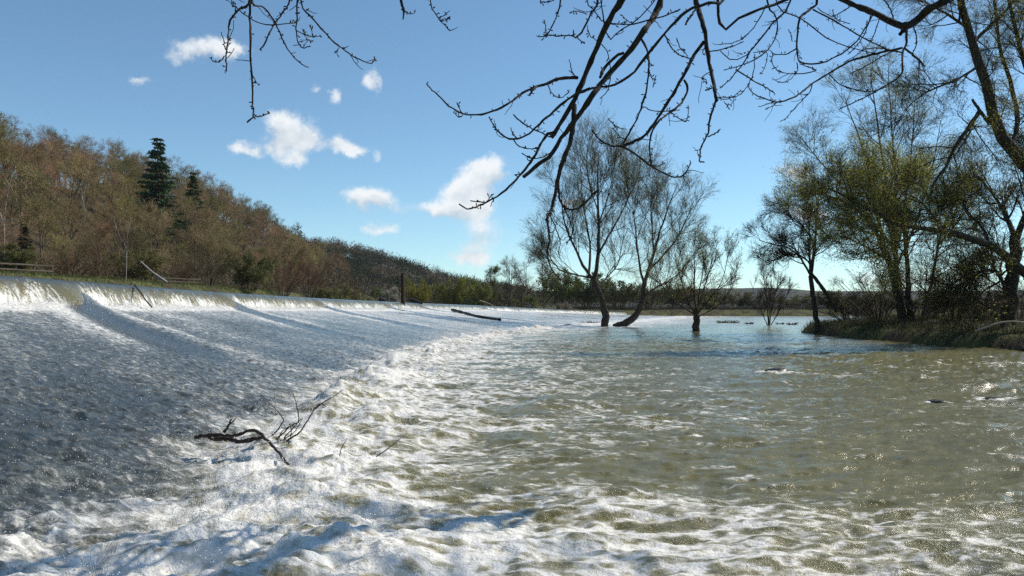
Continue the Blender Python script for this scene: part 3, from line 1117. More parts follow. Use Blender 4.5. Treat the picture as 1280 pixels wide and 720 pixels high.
# pale birch forks showing in the wood
for (col, d, h, lab, sd) in ((104, 150, 19, 'white forked birch showing among brown trees high on the left', 1), (4, 96, 13, 'pale birch trunk at the very left edge above the fence', 2), (157, 100, 8.5, 'thin pale birch stem behind the weir left of the fallen trunk', 4), (46, 140, 14, 'pale leaning birch stem above the fence on the left', 3)):
    g2 = np.random.default_rng(300 + sd)
    b0 = on_land(col, d)
    root = empty('birch_tree', b0)
    tag(root, lab, 'tree')
    b1 = np.array([[0, 0, -.3], [.1, 0, h * .3], [.0, .1, h * .55]])
    tr = Tubes()
    P = np.stack([resample(np.vstack([b1, [[-.13 * h, .2, h * .78], [-.17 * h, 0, h * .98]]]), 9), resample(np.vstack([b1, [[.05 * h, -.2, h * .8], [.08 * h, .1, h]]]), 9)])
    Q = np.broadcast_to(np.linspace(.065, .025, 9), (2, 9)).copy()
    tr.add(P, Q, 6)
    P1, R1 = grow(P, Q, 7, .45, .95, (25, 50), (h * .12, h * .24), 5, (0, 0, .12), .12, .07, .02, g2)
    tr.add(P1, R1, 4)
    tr.build('trunk', M_BIRCH, root)
    cr = Tubes()
    P2, R2 = grow(P1, R1, 7, .3, 1, (20, 50), (.8, 1.6), 3, (0, 0, .05), .15, .02, .01, g2)
    cr.add(P2, R2, 3)
    P3, R3 = grow(P2, R2, 5, .2, 1, (20, 50), (.4, .9), 2, (0, 0, 0), .15, .012, .008, g2)
    cr.add(P3, R3, 3)
    o = cr.build('crown', M_TWIG, root)
    o.color = (1.2, .85, .75, 1)

# --- trees and bushes of the far bank, one by one: column, distance, height, width, tint of leaves (None = bare), label
FAR = [
    ('bush', 12, 88, 3.2, 6.5, (.085, .085, .03), (1.1, 1, .7), 'low olive shrub behind the fence at the far left'),
    ('bush', 88, 97, 4.4, 8, None, (1.6, 1.3, .9), 'brown shrub behind the weir between the fence and the thin birch'),
    ('bush', 128, 105, 3.6, 8, None, (1.5, 1.2, .9), 'brown bare shrub behind the weir just left of the thin birch'),
    ('bush', 172, 116, 4.4, 8.5, (.11, .10, .035), (1.2, 1, .7), 'olive shrub behind the weir beside the fallen birch trunk'),
    ('bush', 222, 128, 5.0, 9, None, (1.7, 1.25, .95), 'brown thicket above the low fence behind the weir'),
    ('bush', 262, 112, 4.6, 8.5, None, (1.0, 1.0, .75), 'grey-brown rounded shrub behind the weir left of a green one'),
    ('bush', 312, 122, 5.2, 8.0, (.075, .078, .026), (1, 1, .7), 'olive green rounded shrub behind the weir below the hill'),
    ('bush', 352, 140, 7.5, 10, None, (1.5, .92, .80), 'reddish brown bare shrub at the foot of the hillside'),
    ('bush', 386, 175, 8.0, 12, None, (1.55, .95, .85), 'broad reddish bare shrub behind the weir'),
    ('bush', 420, 190, 6.0, 12, (.10, .10, .030), (1, 1, .7), 'low yellow-green bush behind the weir right of the reddish shrub'),
    ('bush', 447, 215, 9.5, 14, None, (1.05, .92, .68), 'brown bare thicket behind the weir under the far hill'),
    ('bush', 476, 205, 6.2, 8, (.075, .09, .028), (1, 1, .8), 'green bush touching the left side of the blossoming bush'),
    ('bush', 489, 180, 4.9, 6.4, (.22, .20, .17), (1.2, 1.1, 1), 'pale blossoming bush left of the upright post'),
    ('bush', 520, 215, 7.6, 9, (.150, .140, .026), (1, 1, .7), 'bright yellow-green bush right of the upright post'),
    ('tree', 546, 235, 11.5, 1, None, (1.05, .95, .62), 'bare olive-brown tree between two yellow-green bushes'),
    ('bush', 566, 225, 8.2, 11, (.135, .135, .030), (1, 1, .7), 'wide yellow-green willow bush above the floating log'),
    ('bush', 594, 240, 9.5, 11, (.120, .128, .034), (1, 1, .7), 'tall yellow-green willow bush left of the bare far trees'),
    ('tree', 616, 262, 12.5, 1, (.105, .115, .036), (1, 1, .7), 'pale green budding tree left of the tall bare far trees'),
    ('bush', 592, 205, 3.6, 6, (.028, .045, .014), (1, 1, .7), 'dark green low bush behind the weir above the floating log'),
    ('tree', 638, 232, 15.5, 1, None, (1.15, 1.0, .82), 'tall bare grey tree behind the far end of the weir'),
    ('tree', 656, 245, 14.5, 1, None, (1.1, 1.0, .85), 'bare grey tree behind the small far post'),
    ('tree', 680, 238, 16.0, 1, None, (1.05, .98, .85), 'bare tree behind the drooping near twigs at mid-picture'),
    ('bush', 660, 218, 4.2, 8, (.085, .095, .028), (1, 1, .7), 'low green bush at the foot of the tall bare far trees'),
    ('bush', 700, 236, 9.6, 13, (.062, .085, .020), (1, 1, .7), 'dark green leafy bush left of the willows in the water'),
    ('bush', 708, 214, 3.0, 5.2, (.18, .15, .11), (1.2, 1.1, 1), 'small cream blossoming bush on the far bank by the willows'),
    ('bush', 733, 240, 8.8, 13, (.052, .070, .020), (1, 1, .7), 'dark green bush directly behind the left willow trunk'),
    ('bush', 772, 250, 8.4, 14, (.060, .062, .022), (1, .95, .7), 'dull olive bush between the two willow trunks'),
    ('bush', 812, 262, 8.6, 15, None, (.95, .9, .62), 'brown bare thicket right of the leaning willow trunk'),
    ('bush', 846, 262, 6.6, 13, (.070, .066, .026), (1, .95, .7), 'olive brown bush left of the small willow in the water'),
    ('bush', 893, 250, 3.8, 11, (.11, .105, .04), (1, 1, .7), 'low straw-green scrub right of the small willow'),
    ('bush', 925, 270, 4.6, 12, (.085, .080, .034), (1, 1, .7), 'low brown-green scrub on the far bank beyond the small willow'),
    ('bush', 990, 280, 4.0, 14, (.10, .095, .038), (1, 1, .7), 'straw coloured scrub on the far bank left of the island'),
    ('bush', 1040, 270, 4.5, 16, (.075, .072, .03), (1, 1, .7), 'scrub on the far bank seen past the leaning island trunk'),
    ('bush', 1085, 190, 5.5, 14, (.060, .060, .024), (1, 1, .7), 'shadowy thicket seen between the island stems'),
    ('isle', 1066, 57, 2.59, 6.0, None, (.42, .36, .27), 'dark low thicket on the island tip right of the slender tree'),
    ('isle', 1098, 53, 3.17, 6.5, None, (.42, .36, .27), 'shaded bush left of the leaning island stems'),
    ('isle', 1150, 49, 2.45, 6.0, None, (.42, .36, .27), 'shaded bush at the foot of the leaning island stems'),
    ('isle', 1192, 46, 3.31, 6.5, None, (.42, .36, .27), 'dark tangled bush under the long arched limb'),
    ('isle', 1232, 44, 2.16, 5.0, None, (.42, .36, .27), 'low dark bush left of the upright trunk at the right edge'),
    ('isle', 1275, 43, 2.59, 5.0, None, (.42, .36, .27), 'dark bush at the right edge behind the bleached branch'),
    ('bush', 1185, 170, 5.0, 14, (.070, .078, .026), (1, 1, .7), 'green scrub beyond the island under the dead limb'),
]
BUSH = {}
for k in range(5):
    tr, cr, tips = bush_shape(500 + k, 6.0, 9.0)
    BUSH[k] = (part_mesh('stems', tr, M_TRUNK), part_mesh('crown', cr, M_TWIG), [leaf_mesh('leaves', *leaves(tips, 5200, (.12, .26), np.random.default_rng(k), .16), M_LEAF_COL)])
TREE_LEAF = leaf_mesh('leaves', *leaves(HILL_KINDS[2][2], 4200, (.10, .22), np.random.default_rng(9), .2), M_LEAF_COL)
g = np.random.default_rng(19)
for j, (kind, col, d, h, wd, leafc, tw, lab) in enumerate(FAR):
    b0 = on_land(col, d)
    if kind in ('bush', 'isle'):
        k = j % 5
        e = empty('shrub', b0, g.uniform(0, 6.28))
        e.scale = (wd / 8, wd / 8, h / 4.6)
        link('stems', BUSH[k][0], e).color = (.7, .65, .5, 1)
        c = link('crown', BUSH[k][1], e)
        if leafc:
            o = link('leaves', BUSH[k][2][0], e)
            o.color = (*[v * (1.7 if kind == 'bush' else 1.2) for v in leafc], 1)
        tag(e, lab, 'shrub')
    else:
        k = (2, 4, 6)[j % 3]
        e = empty('bare_tree' if leafc is None else 'budding_tree', b0, g.uniform(0, 6.28), h / 14)
        link('trunk', HILL_KINDS[k if leafc is None else 2][0], e).color = (.9, .9, .8, 1)
        c = link('crown', HILL_KINDS[k if leafc is None else 2][1], e)
        if leafc:
            o = link('leaves', TREE_LEAF, e)
            o.color = (*[v * 1.7 for v in leafc], 1)
        tag(e, lab, 'tree')
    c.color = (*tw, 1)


# --- traced trees: limbs given as photograph points with a distance, twigs grown from them
def limb_curve(pts, d, K, g, wander=.0):
    a = np.array([px(p[0], p[1], d + (p[2] if len(p) > 2 else 0)) for p in pts])
    return resample(a, K)


def traced_tree(name, label, cat, base, d, limbs, g, lv, trunk_mat=M_BARK_DARK, twig_col=(.55, .5, .42), leaf=None, sides=8, group=None, thin=.52):
    """limbs: (points, first radius, last radius); lv: rows for grow() (n, t0, t1, ang, len, K, tropism, wob, rmax, rtip)"""
    b0 = px(base[0], base[1], d)
    root = empty(name, tuple(b0))
    tag(root, label, cat, group)
    tr = Tubes()
    K = 14
    P = []
    Q = []
    grows = [len(l) < 4 and (j > 0 or name == 'shrub') for j, l in enumerate(limbs)]
    for (pts, r0, r1, *_) in limbs:
        c = limb_curve(pts, d, K, g)
        c[1:] += g.normal(size=(K - 1, 3)) * r0 * .09
        P.append(c)
        Q.append(np.linspace(r0, r1, K) * thin * (1 + .05 * g.normal(size=K)))
    P = np.array(P) - b0
    Q = np.array(Q)
    tr.add(P, Q, sides)
    cr = Tubes()
    cur, cur_r = P[grows], Q[grows]
    for k, (n, t0, t1, ang, ln, KK, trop, wob, rmax, rtip) in enumerate(lv):
        cur, cur_r = grow(cur, cur_r, n, t0, t1, ang, ln, KK, trop, wob, rmax, rtip, g)
        (tr if k == 0 else cr).add(cur, cur_r, 5 if k == 0 else 3)
    tr.build('trunk', trunk_mat, root)
    o = cr.build('crown', M_TWIG, root)
    o.color = (*twig_col, 1)
    if leaf:
        n, size, mat, spr = leaf
        V, f = leaves(cur, n, size, g, spr)
        mesh_obj('leaves', V, f, mat, root, smooth_shade=False)
    return root


g = np.random.default_rng(401)
WILLOW_LV = lambda s: [(12, .12, .98, (20, 50), (2.6 * s, 5.4 * s), 7, (0, 0, .10), .10, .045, .014), (8, .2, 1, (18, 45), (1.3 * s, 2.9 * s), 4, (0, 0, .09), .13, .016, .009), (6, .2, 1, (15, 45), (.7 * s, 1.6 * s), 3, (0, 0, .06), .14, .010, .006), (3, .3, 1, (12, 40), (.35, .8), 2, (0, 0, .03), .1, .007, .005)]
traced_tree('willow_tree', 'tall upright willow standing in the river, left of the leaning one', 'tree', (756, 408), 84, [
    ([(756, 411), (757, 395), (753, 378), (746, 362), (742, 348)], .85, .60),
    ([(742, 350), (747, 330), (748, 300, 1), (748, 265, 0), (747, 225, -1), (750, 190, 0)], .46, .07),
    ([(743, 352), (731, 335, -1), (722, 316, -2), (712, 296, -2.5), (704, 268, -3), (702, 238, -3)], .34, .06),
    ([(736, 342, 0), (738, 310, 2), (733, 280, 3), (728, 245, 3.5), (726, 205, 4)], .26, .05),
    ([(748, 318), (760, 296, 1), (776, 268, 2), (790, 238, 2.5), (800, 215, 3)], .24, .05),
    ([(738, 347), (718, 343, -2), (700, 337, -3), (686, 320, -4), (674, 298, -4.5)], .22, .05),
    ([(745, 362), (760, 345, 2), (772, 330, 3), (778, 305, 4), (785, 285, 4)], .20, .04),
    ([(747, 285), (757, 255, -1), (765, 225, -2), (770, 190, -2)], .17, .04),
    ([(747, 262), (738, 235, 1), (733, 205, 2), (735, 178, 2)], .15, .04)], g, WILLOW_LV(1.0), leaf=(46000, (.03, .065), M_LEAF_OLIVE, .2))
traced_tree('willow_tree', 'willow in the river with a trunk leaning sharply right', 'tree', (778, 408), 83, [
    ([(768, 410), (782, 405), (794, 395), (801, 382), (804, 366), (806, 350)], .80, .48),
    ([(806, 352), (813, 330, 1), (820, 305, 2), (828, 280, 2), (838, 252, 2), (846, 232, 2)], .36, .06),
    ([(805, 356), (800, 333, -2), (796, 305, -3), (793, 275, -3), (790, 240, -3)], .26, .05),
    ([(811, 338), (828, 320, 2), (846, 298, 3), (860, 270, 4), (868, 250, 4)], .26, .05),
    ([(803, 372), (822, 358, -2), (845, 345, -3), (862, 325, -4)], .22, .05),
    ([(817, 312), (815, 285, -2), (814, 255, -3), (816, 225, -3)], .18, .04)], g, WILLOW_LV(.95), leaf=(26000, (.03, .06), M_LEAF_OLIVE, .2))
traced_tree('willow_tree', 'small low-forking willow bush standing alone in the river', 'tree', (871, 415), 64, [
    ([(871, 418), (870, 408), (871, 398), (870, 388)], .62, .42),
    ([(870, 390), (868, 365, 0), (868, 335, .5), (867, 300, 1)], .16, .03),
    ([(868, 392), (858, 370, -1), (850, 345, -1.5), (843, 318, -2)], .17, .03),
    ([(869, 394), (846, 378, 1), (830, 360, 1.5), (820, 340, 2)], .13, .03),
    ([(871, 390), (880, 360, 1), (888, 335, 1.5), (892, 305, 2)], .15, .03),
    ([(872, 392), (890, 370, -1), (903, 350, -2), (910, 318, -2)], .13, .03),
    ([(873, 396), (893, 385, 1), (910, 368, 1.5), (922, 340, 2)], .11, .03),
    ([(872, 390), (874, 365, -2), (878, 340, -2.5), (880, 320, -3)], .12, .03)], g,
    [(10, .15, .98, (18, 45), (1.2, 2.6), 6, (0, 0, .10), .10, .03, .012), (7, .2, 1, (15, 42), (.7, 1.5), 4, (0, 0, .09), .12, .013, .008), (5, .2, 1, (15, 40), (.35, .8), 3, (0, 0, .05), .12, .009, .006)], leaf=(3500, (.04, .09), M_LEAF_OLIVE, .1))

# island trees
ISL = lambda s: [(14, .10, .98, (25, 60), (1.5 * s, 3.2 * s), 7, (0, 0, .07), .12, .05, .014), (7, .2, 1, (20, 50), (.8 * s, 1.9 * s), 4, (0, 0, .05), .15, .016, .008), (6, .2, 1, (15, 50), (.45 * s, 1.0 * s), 3, (0, 0, .03), .16, .009, .006), (3, .3, 1, (12, 45), (.25, .55), 2, (0, 0, .02), .1, .007, .005)]
traced_tree('slender_tree', 'slender dark tree at the island tip propped by a leaning dead trunk', 'tree', (1022, 416), 56, [
    ([(1023, 420), (1020, 395), (1016, 368), (1013, 345)], .24, .19),
    ([(1013, 347), (1017, 322, 0), (1020, 290, .5), (1021, 255, 1), (1016, 222, 1)], .17, .03),
    ([(1013, 345), (1012, 315, -1), (1011, 280, -1.5), (1005, 245, -2)], .13, .03),
    ([(1012, 342), (1000, 322, 0), (985, 310, -1), (965, 305, -1), (948, 300, -1)], .11, .02),
    ([(1012, 328), (996, 318, 1), (975, 322, 2), (955, 330, 2)], .08, .02),
    ([(1046, 390), (1036, 372), (1024, 354), (1014, 342)], .19, .15, 'bare'),
    ([(1016, 300), (1000, 280, 1), (980, 265, 2), (962, 258, 2)], .08, .02)], g, ISL(.62), thin=.8, leaf=(1500, (.03, .06), M_LEAF_OLIVE, .12))
traced_tree('willow_tree', 'tall island willow with many upright stems, behind the leaning stems', 'tree', (1128, 404), 60, [
    ([(1128, 412), (1126, 380), (1122, 345), (1118, 310)], .50, .34),
    ([(1118, 312), (1105, 260, 1), (1085, 200, 2), (1065, 150, 2), (1055, 118, 2)], .24, .04),
    ([(1118, 312), (1112, 250, -1), (1100, 180, -1), (1092, 120, -1), (1088, 85, -1)], .26, .04),
    ([(1120, 320), (1120, 250, 1), (1116, 180, 1.5), (1112, 120, 2), (1110, 80, 2)], .24, .04),
    ([(1120, 318), (1132, 250, -2), (1140, 180, -2), (1144, 120, -2)], .22, .04),
    ([(1122, 330), (1148, 270, 2), (1165, 210, 3), (1176, 150, 3)], .22, .04),
    ([(1116, 308), (1080, 265, 0), (1045, 225, -1), (1020, 195, -1), (1000, 172, -1)], .20, .03),
    ([(1112, 300), (1070, 285, 2), (1030, 270, 3), (995, 255, 3)], .15, .03)], g, ISL(1.15), leaf=(48000, (.025, .06), M_LEAF_SPRING, .22))
traced_tree('willow_tree', 'low island willow with several dark leaning stems under a leafy crown', 'tree', (1136, 408), 50, [
    ([(1130, 414), (1126, 385), (1118, 350), (1108, 318), (1100, 295)], .42, .24),
    ([(1140, 414), (1136, 380), (1134, 340, 1), (1132, 300, 1), (1128, 265, 1)], .30, .12),
    ([(1150, 412), (1158, 380, 1), (1165, 350, 2), (1172, 310, 2), (1182, 275, 2)], .22, .08),
    ([(1101, 300), (1085, 275, 0), (1060, 255, -1), (1030, 243, -1), (1005, 238, -1)], .20, .04),
    ([(1105, 305), (1095, 262, 1), (1085, 232, 1.5), (1072, 210, 2)], .18, .04),
    ([(1130, 280), (1118, 250, -1), (1120, 225, -1), (1128, 205, -1)], .15, .04),
    ([(1110, 325), (1088, 312, -2), (1065, 300, -2.5), (1045, 295, -3)], .13, .03),
    ([(1174, 305), (1195, 280, 1), (1212, 258, 1), (1226, 240, 1)], .12, .03)], g, ISL(1.0), thin=.7, leaf=(60000, (.03, .07), M_LEAF_SPRING, .25))
traced_tree('alder_tree', 'upright dark trunk at the right edge with dead arching limbs', 'tree', (1262, 408), 40, [
    ([(1262, 414), (1262, 385), (1264, 355), (1268, 325), (1270, 295)], .50, .30),
    ([(1258, 368), (1252, 348, 0), (1245, 338, -.5), (1228, 338, -1), (1205, 346, -1), (1182, 358, -1)], .11, .03),
    ([(1254, 362), (1240, 352, 1), (1228, 345, 1), (1215, 344, 1)], .06, .02),
    ([(1250, 352), (1232, 362, 0), (1215, 376, -.5), (1202, 384, -1)], .07, .02),
    ([(1270, 300), (1255, 265, 1), (1235, 235, 2), (1215, 215, 2)], .18, .03),
    ([(1270, 300), (1285, 255, 0), (1290, 210, 0), (1292, 150, 0)], .22, .04)], g, ISL(.8), thin=.8, leaf=(4000, (.04, .09), M_LEAF_OLIVE, .15))
traced_tree('willow_tree', 'old willow off the right edge sending a long arched limb leftward', 'tree', (1330, 410), 37, [
    ([(1335, 418), (1332, 385), (1318, 362), (1296, 350), (1285, 343)], .62, .40),
    ([(1290, 347), (1268, 330, 0), (1245, 312, -.5), (1222, 300, -1), (1195, 293, -1), (1165, 288, -1), (1130, 282, -1), (1105, 274, -1)], .27, .09),
    ([(1110, 276, -1), (1090, 262, -1), (1068, 252, -1.5), (1045, 240, -2), (1025, 232, -2)], .10, .03),
    ([(1180, 291, -1), (1165, 268, 0), (1148, 250, .5), (1128, 240, 1)], .09, .03),
    ([(1240, 310, -.5), (1228, 285, 0), (1210, 265, 1), (1196, 245, 1)], .10, .03),
    ([(1150, 286, -1), (1132, 298, -2), (1108, 308, -2), (1085, 312, -3)], .07, .02),
    ([(1332, 385), (1322, 320, 1), (1305, 260, 1), (1290, 215, 1), (1262, 188, 1), (1246, 162, 1), (1238, 130, 1), (1228, 90, 1), (1216, 52, 1), (1204, 15, 1), (1196, -25, 1)], .46, .17),
    ([(1238, 155, 1), (1226, 140, 1), (1215, 124, 1)], .12, .07, 'bare'),
    ([(1224, 140, 1), (1212, 158, .5), (1196, 180, 0), (1184, 206, 0), (1168, 228, 0), (1162, 245, 0)], .13, .05),
    ([(1224, 82, 1), (1195, 100, 0), (1165, 112, 0), (1140, 128, -.5), (1126, 150, -1)], .08, .02),
    ([(1214, 55, 1), (1240, 30, 2), (1262, 8, 2), (1280, -20, 2)], .13, .05),
    ([(1262, 190, 1), (1272, 150, 2), (1262, 100, 2.5), (1250, 60, 3), (1246, 20, 3), (1240, -20, 3)], .16, .06),
    ([(1300, 250, 1), (1302, 180, 0), (1290, 110, 0), (1275, 60, 0), (1264, 10, 0), (1256, -30, 0)], .20, .08),
    ([(1209, 35, 1), (1185, 18, 1), (1165, 8, 1), (1140, -5, 1)], .09, .03)], g,
    [(16, .10, .98, (28, 65), (.9, 2.5), 7, (0, 0, .02), .14, .035, .010), (8, .2, 1, (20, 55), (.5, 1.2), 4, (0, 0, -.01), .17, .011, .006), (6, .2, 1, (15, 50), (.25, .65), 3, (0, 0, -.02), .16, .007, .005), (2, .3, 1, (12, 45), (.15, .35), 2, (0, 0, 0), .1, .005, .004)], thin=.82, leaf=(70000, (.02, .045), M_LEAF_SPRING, .16))
traced_tree('shrub', 'bare rounded bush standing in shallow water left of the island', 'shrub', (961, 404), 92, [
    ([(961, 408), (960, 398), (958, 375), (955, 345)], .16, .03), ([(962, 408), (964, 390), (970, 365), (974, 338)], .13, .03),
    ([(960, 408), (952, 390), (944, 370), (938, 352)], .12, .03), ([(963, 408), (972, 392), (982, 372), (990, 355)], .12, .03),
    ([(961, 408), (962, 385, 1), (964, 360, 1), (963, 332, 1)], .12, .03)], g,
    [(9, .15, .98, (18, 45), (1.2, 2.6), 5, (0, 0, .1), .1, .03, .014), (7, .2, 1, (15, 42), (.7, 1.4), 3, (0, 0, .08), .12, .016, .010), (6, .2, 1, (15, 42), (.4, .8), 2, (0, 0, .05), .12, .011, .008)])
for (x0, y0, x1, d, lab) in ((1048, 402, 1010, 57, None),):
    pass

# island ground cover: brambles, dead stems and grass
def scatter_on(poly, n, g, inset, box):
    X = g.uniform(box[0], box[1], n * 4)
    Y = g.uniform(box[2], box[3], n * 4)
    s = poly_sd(X, Y, poly)
    k = (s > inset[0]) & (s < inset[1])
    return X[k][:n], Y[k][:n]


def blades(name, X, Y, Z, h, w, lean, mat, g, label, cat, nseg=2):
    n = len(X)
    a = g.uniform(0, 6.283, n)
    L = g.uniform(h[0], h[1], n)
    d = np.stack([np.cos(a) * lean * g.uniform(0, 1, n), np.sin(a) * lean * g.uniform(0, 1, n), np.ones(n)], 1)
    d = unit(d)
    s = np.stack([-np.sin(a), np.cos(a), 0 * a], 1) * (w * g.uniform(.6, 1.3, n))[:, None]
    p0 = np.stack([X, Y, Z], 1)
    p1 = p0 + d * (L * .55)[:, None]
    p2 = p1 + unit(d + np.stack([np.cos(a) * lean, np.sin(a) * lean, -lean * .4 * np.ones(n)], 1)) * (L * .45)[:, None]
    V = np.stack([p0 - s, p0 + s, p1 + s * .7, p1 - s * .7, p2], 1).reshape(-1, 3)
    i = np.arange(n)[:, None] * 5
    o = mesh_obj(name, V, [i + np.array([[0, 1, 2, 3]]), i + np.array([[3, 2, 4]])], mat, kind='stuff', smooth_shade=False)
    tag(o, label, cat, kind='stuff')
    return o


g = np.random.default_rng(71)
X, Y = scatter_on(ISLAND, 14000, g, (-.3, 7), (19, 50, 28, 68))
blades('bramble_thicket', X, Y, land(X, Y) - .1, (.25, .95), .012, 1.3, M_BRAMBLE, g, 'brown, shade-darkened brambles and dead stems covering the island bank', 'brambles')
X, Y = scatter_on(ISLAND, 26000, g, (.4, 14), (19, 50, 26, 68))
blades('island_grass', X, Y, land(X, Y) - .05, (.2, .55), .010, .6, M_GRASS, g, 'rough green grass on the shaded island', 'grass')
X, Y = scatter_on(LEFT_LAND, 26000, g, (.5, 20), (-58, -30, 50, 150))
blades('bank_grass', X, Y, land(X, Y) - .05, (.15, .5), .03, .7, M_GRASS, g, 'green grass on the bank behind the weir, around the fence', 'grass')
X, Y = scatter_on(FAR_LAND, 22000, g, (-1.0, 40), (20, 190, 205, 300))
blades('far_bank_reeds', X, Y, land(X, Y) - .05, (.5, 1.5), .03, .4, bpy.data.materials['dry_bramble'], g, 'dull brown reeds and rank grass along the far bank', 'reeds')
X, Y = scatter_on(NEAR, 9000, g, (.5, 8), (-10, 22, -6, 22))
blades('near_bank_grass', X, Y, land(X, Y) - .03, (.1, .3), .005, .6, M_GRASS, g, 'grass of the near bank beside the water', 'grass')

# ------------------------------------------------------------------ the tree overhead, on the near bank right of the camera
g = np.random.default_rng(900)
ROOT = np.array([13.2, 5.5, zat(13.2, 5.5)])
near_tree = empty('overhanging_tree', tuple(ROOT))
tag(near_tree, 'bare budding tree hanging its dark drooping branches across the top of the picture', 'tree')


def curve3(pts, K):
    return resample(np.array(pts, float), K)


def near_part(name, c, r, sides=8, knob=.10):
    tb = Tubes()
    K = len(c)
    tb.add(c - ROOT, np.asarray(r) * (1 + knob * g.normal(size=K)), sides)
    return tb.build(name, M_BARK_NEAR, near_tree)


trunk_c = curve3([ROOT + [0, 0, -.4], ROOT + [.05, .1, 1.2], ROOT + [-.2, .2, 3.0], ROOT + [-.3, .5, 4.6], ROOT + [.1, 1.0, 7.2], ROOT + [.6, 1.6, 10.5]], 18)
near_part('trunk', trunk_c, np.interp(np.linspace(0, 1, 18), [0, .07, .4, 1], [.52, .36, .27, .10]), 12, .03)
BOUGH = [([trunk_c[7], (10.6, 6.8, 7.2), px(1340, -470, 7.6), px(1100, -350, 7.2), px(850, -250, 6.7), px(600, -180, 6.1), px(320, -130, 5.6)], .17, .030),
         ([trunk_c[13], (10.8, 6.8, 9.9), (7.6, 7.8, 9.7), (5.7, 8.7, 7.7), px(1212, -60, 9.0), px(1195, -10, 9.0)], .16, .085),
         ([trunk_c[8], (10.3, 7.4, 7.6), px(1400, -480, 8.3), px(1150, -350, 7.8), px(1000, -260, 7.4)], .12, .040)]
bough_pts = []
for (pts, r0, r1) in BOUGH:
    c = curve3(pts, 40)
    near_part('bough', c, np.linspace(r0, r1, 40), 8, .04)
    bough_pts.append(c)
bough_all = np.concatenate(bough_pts)

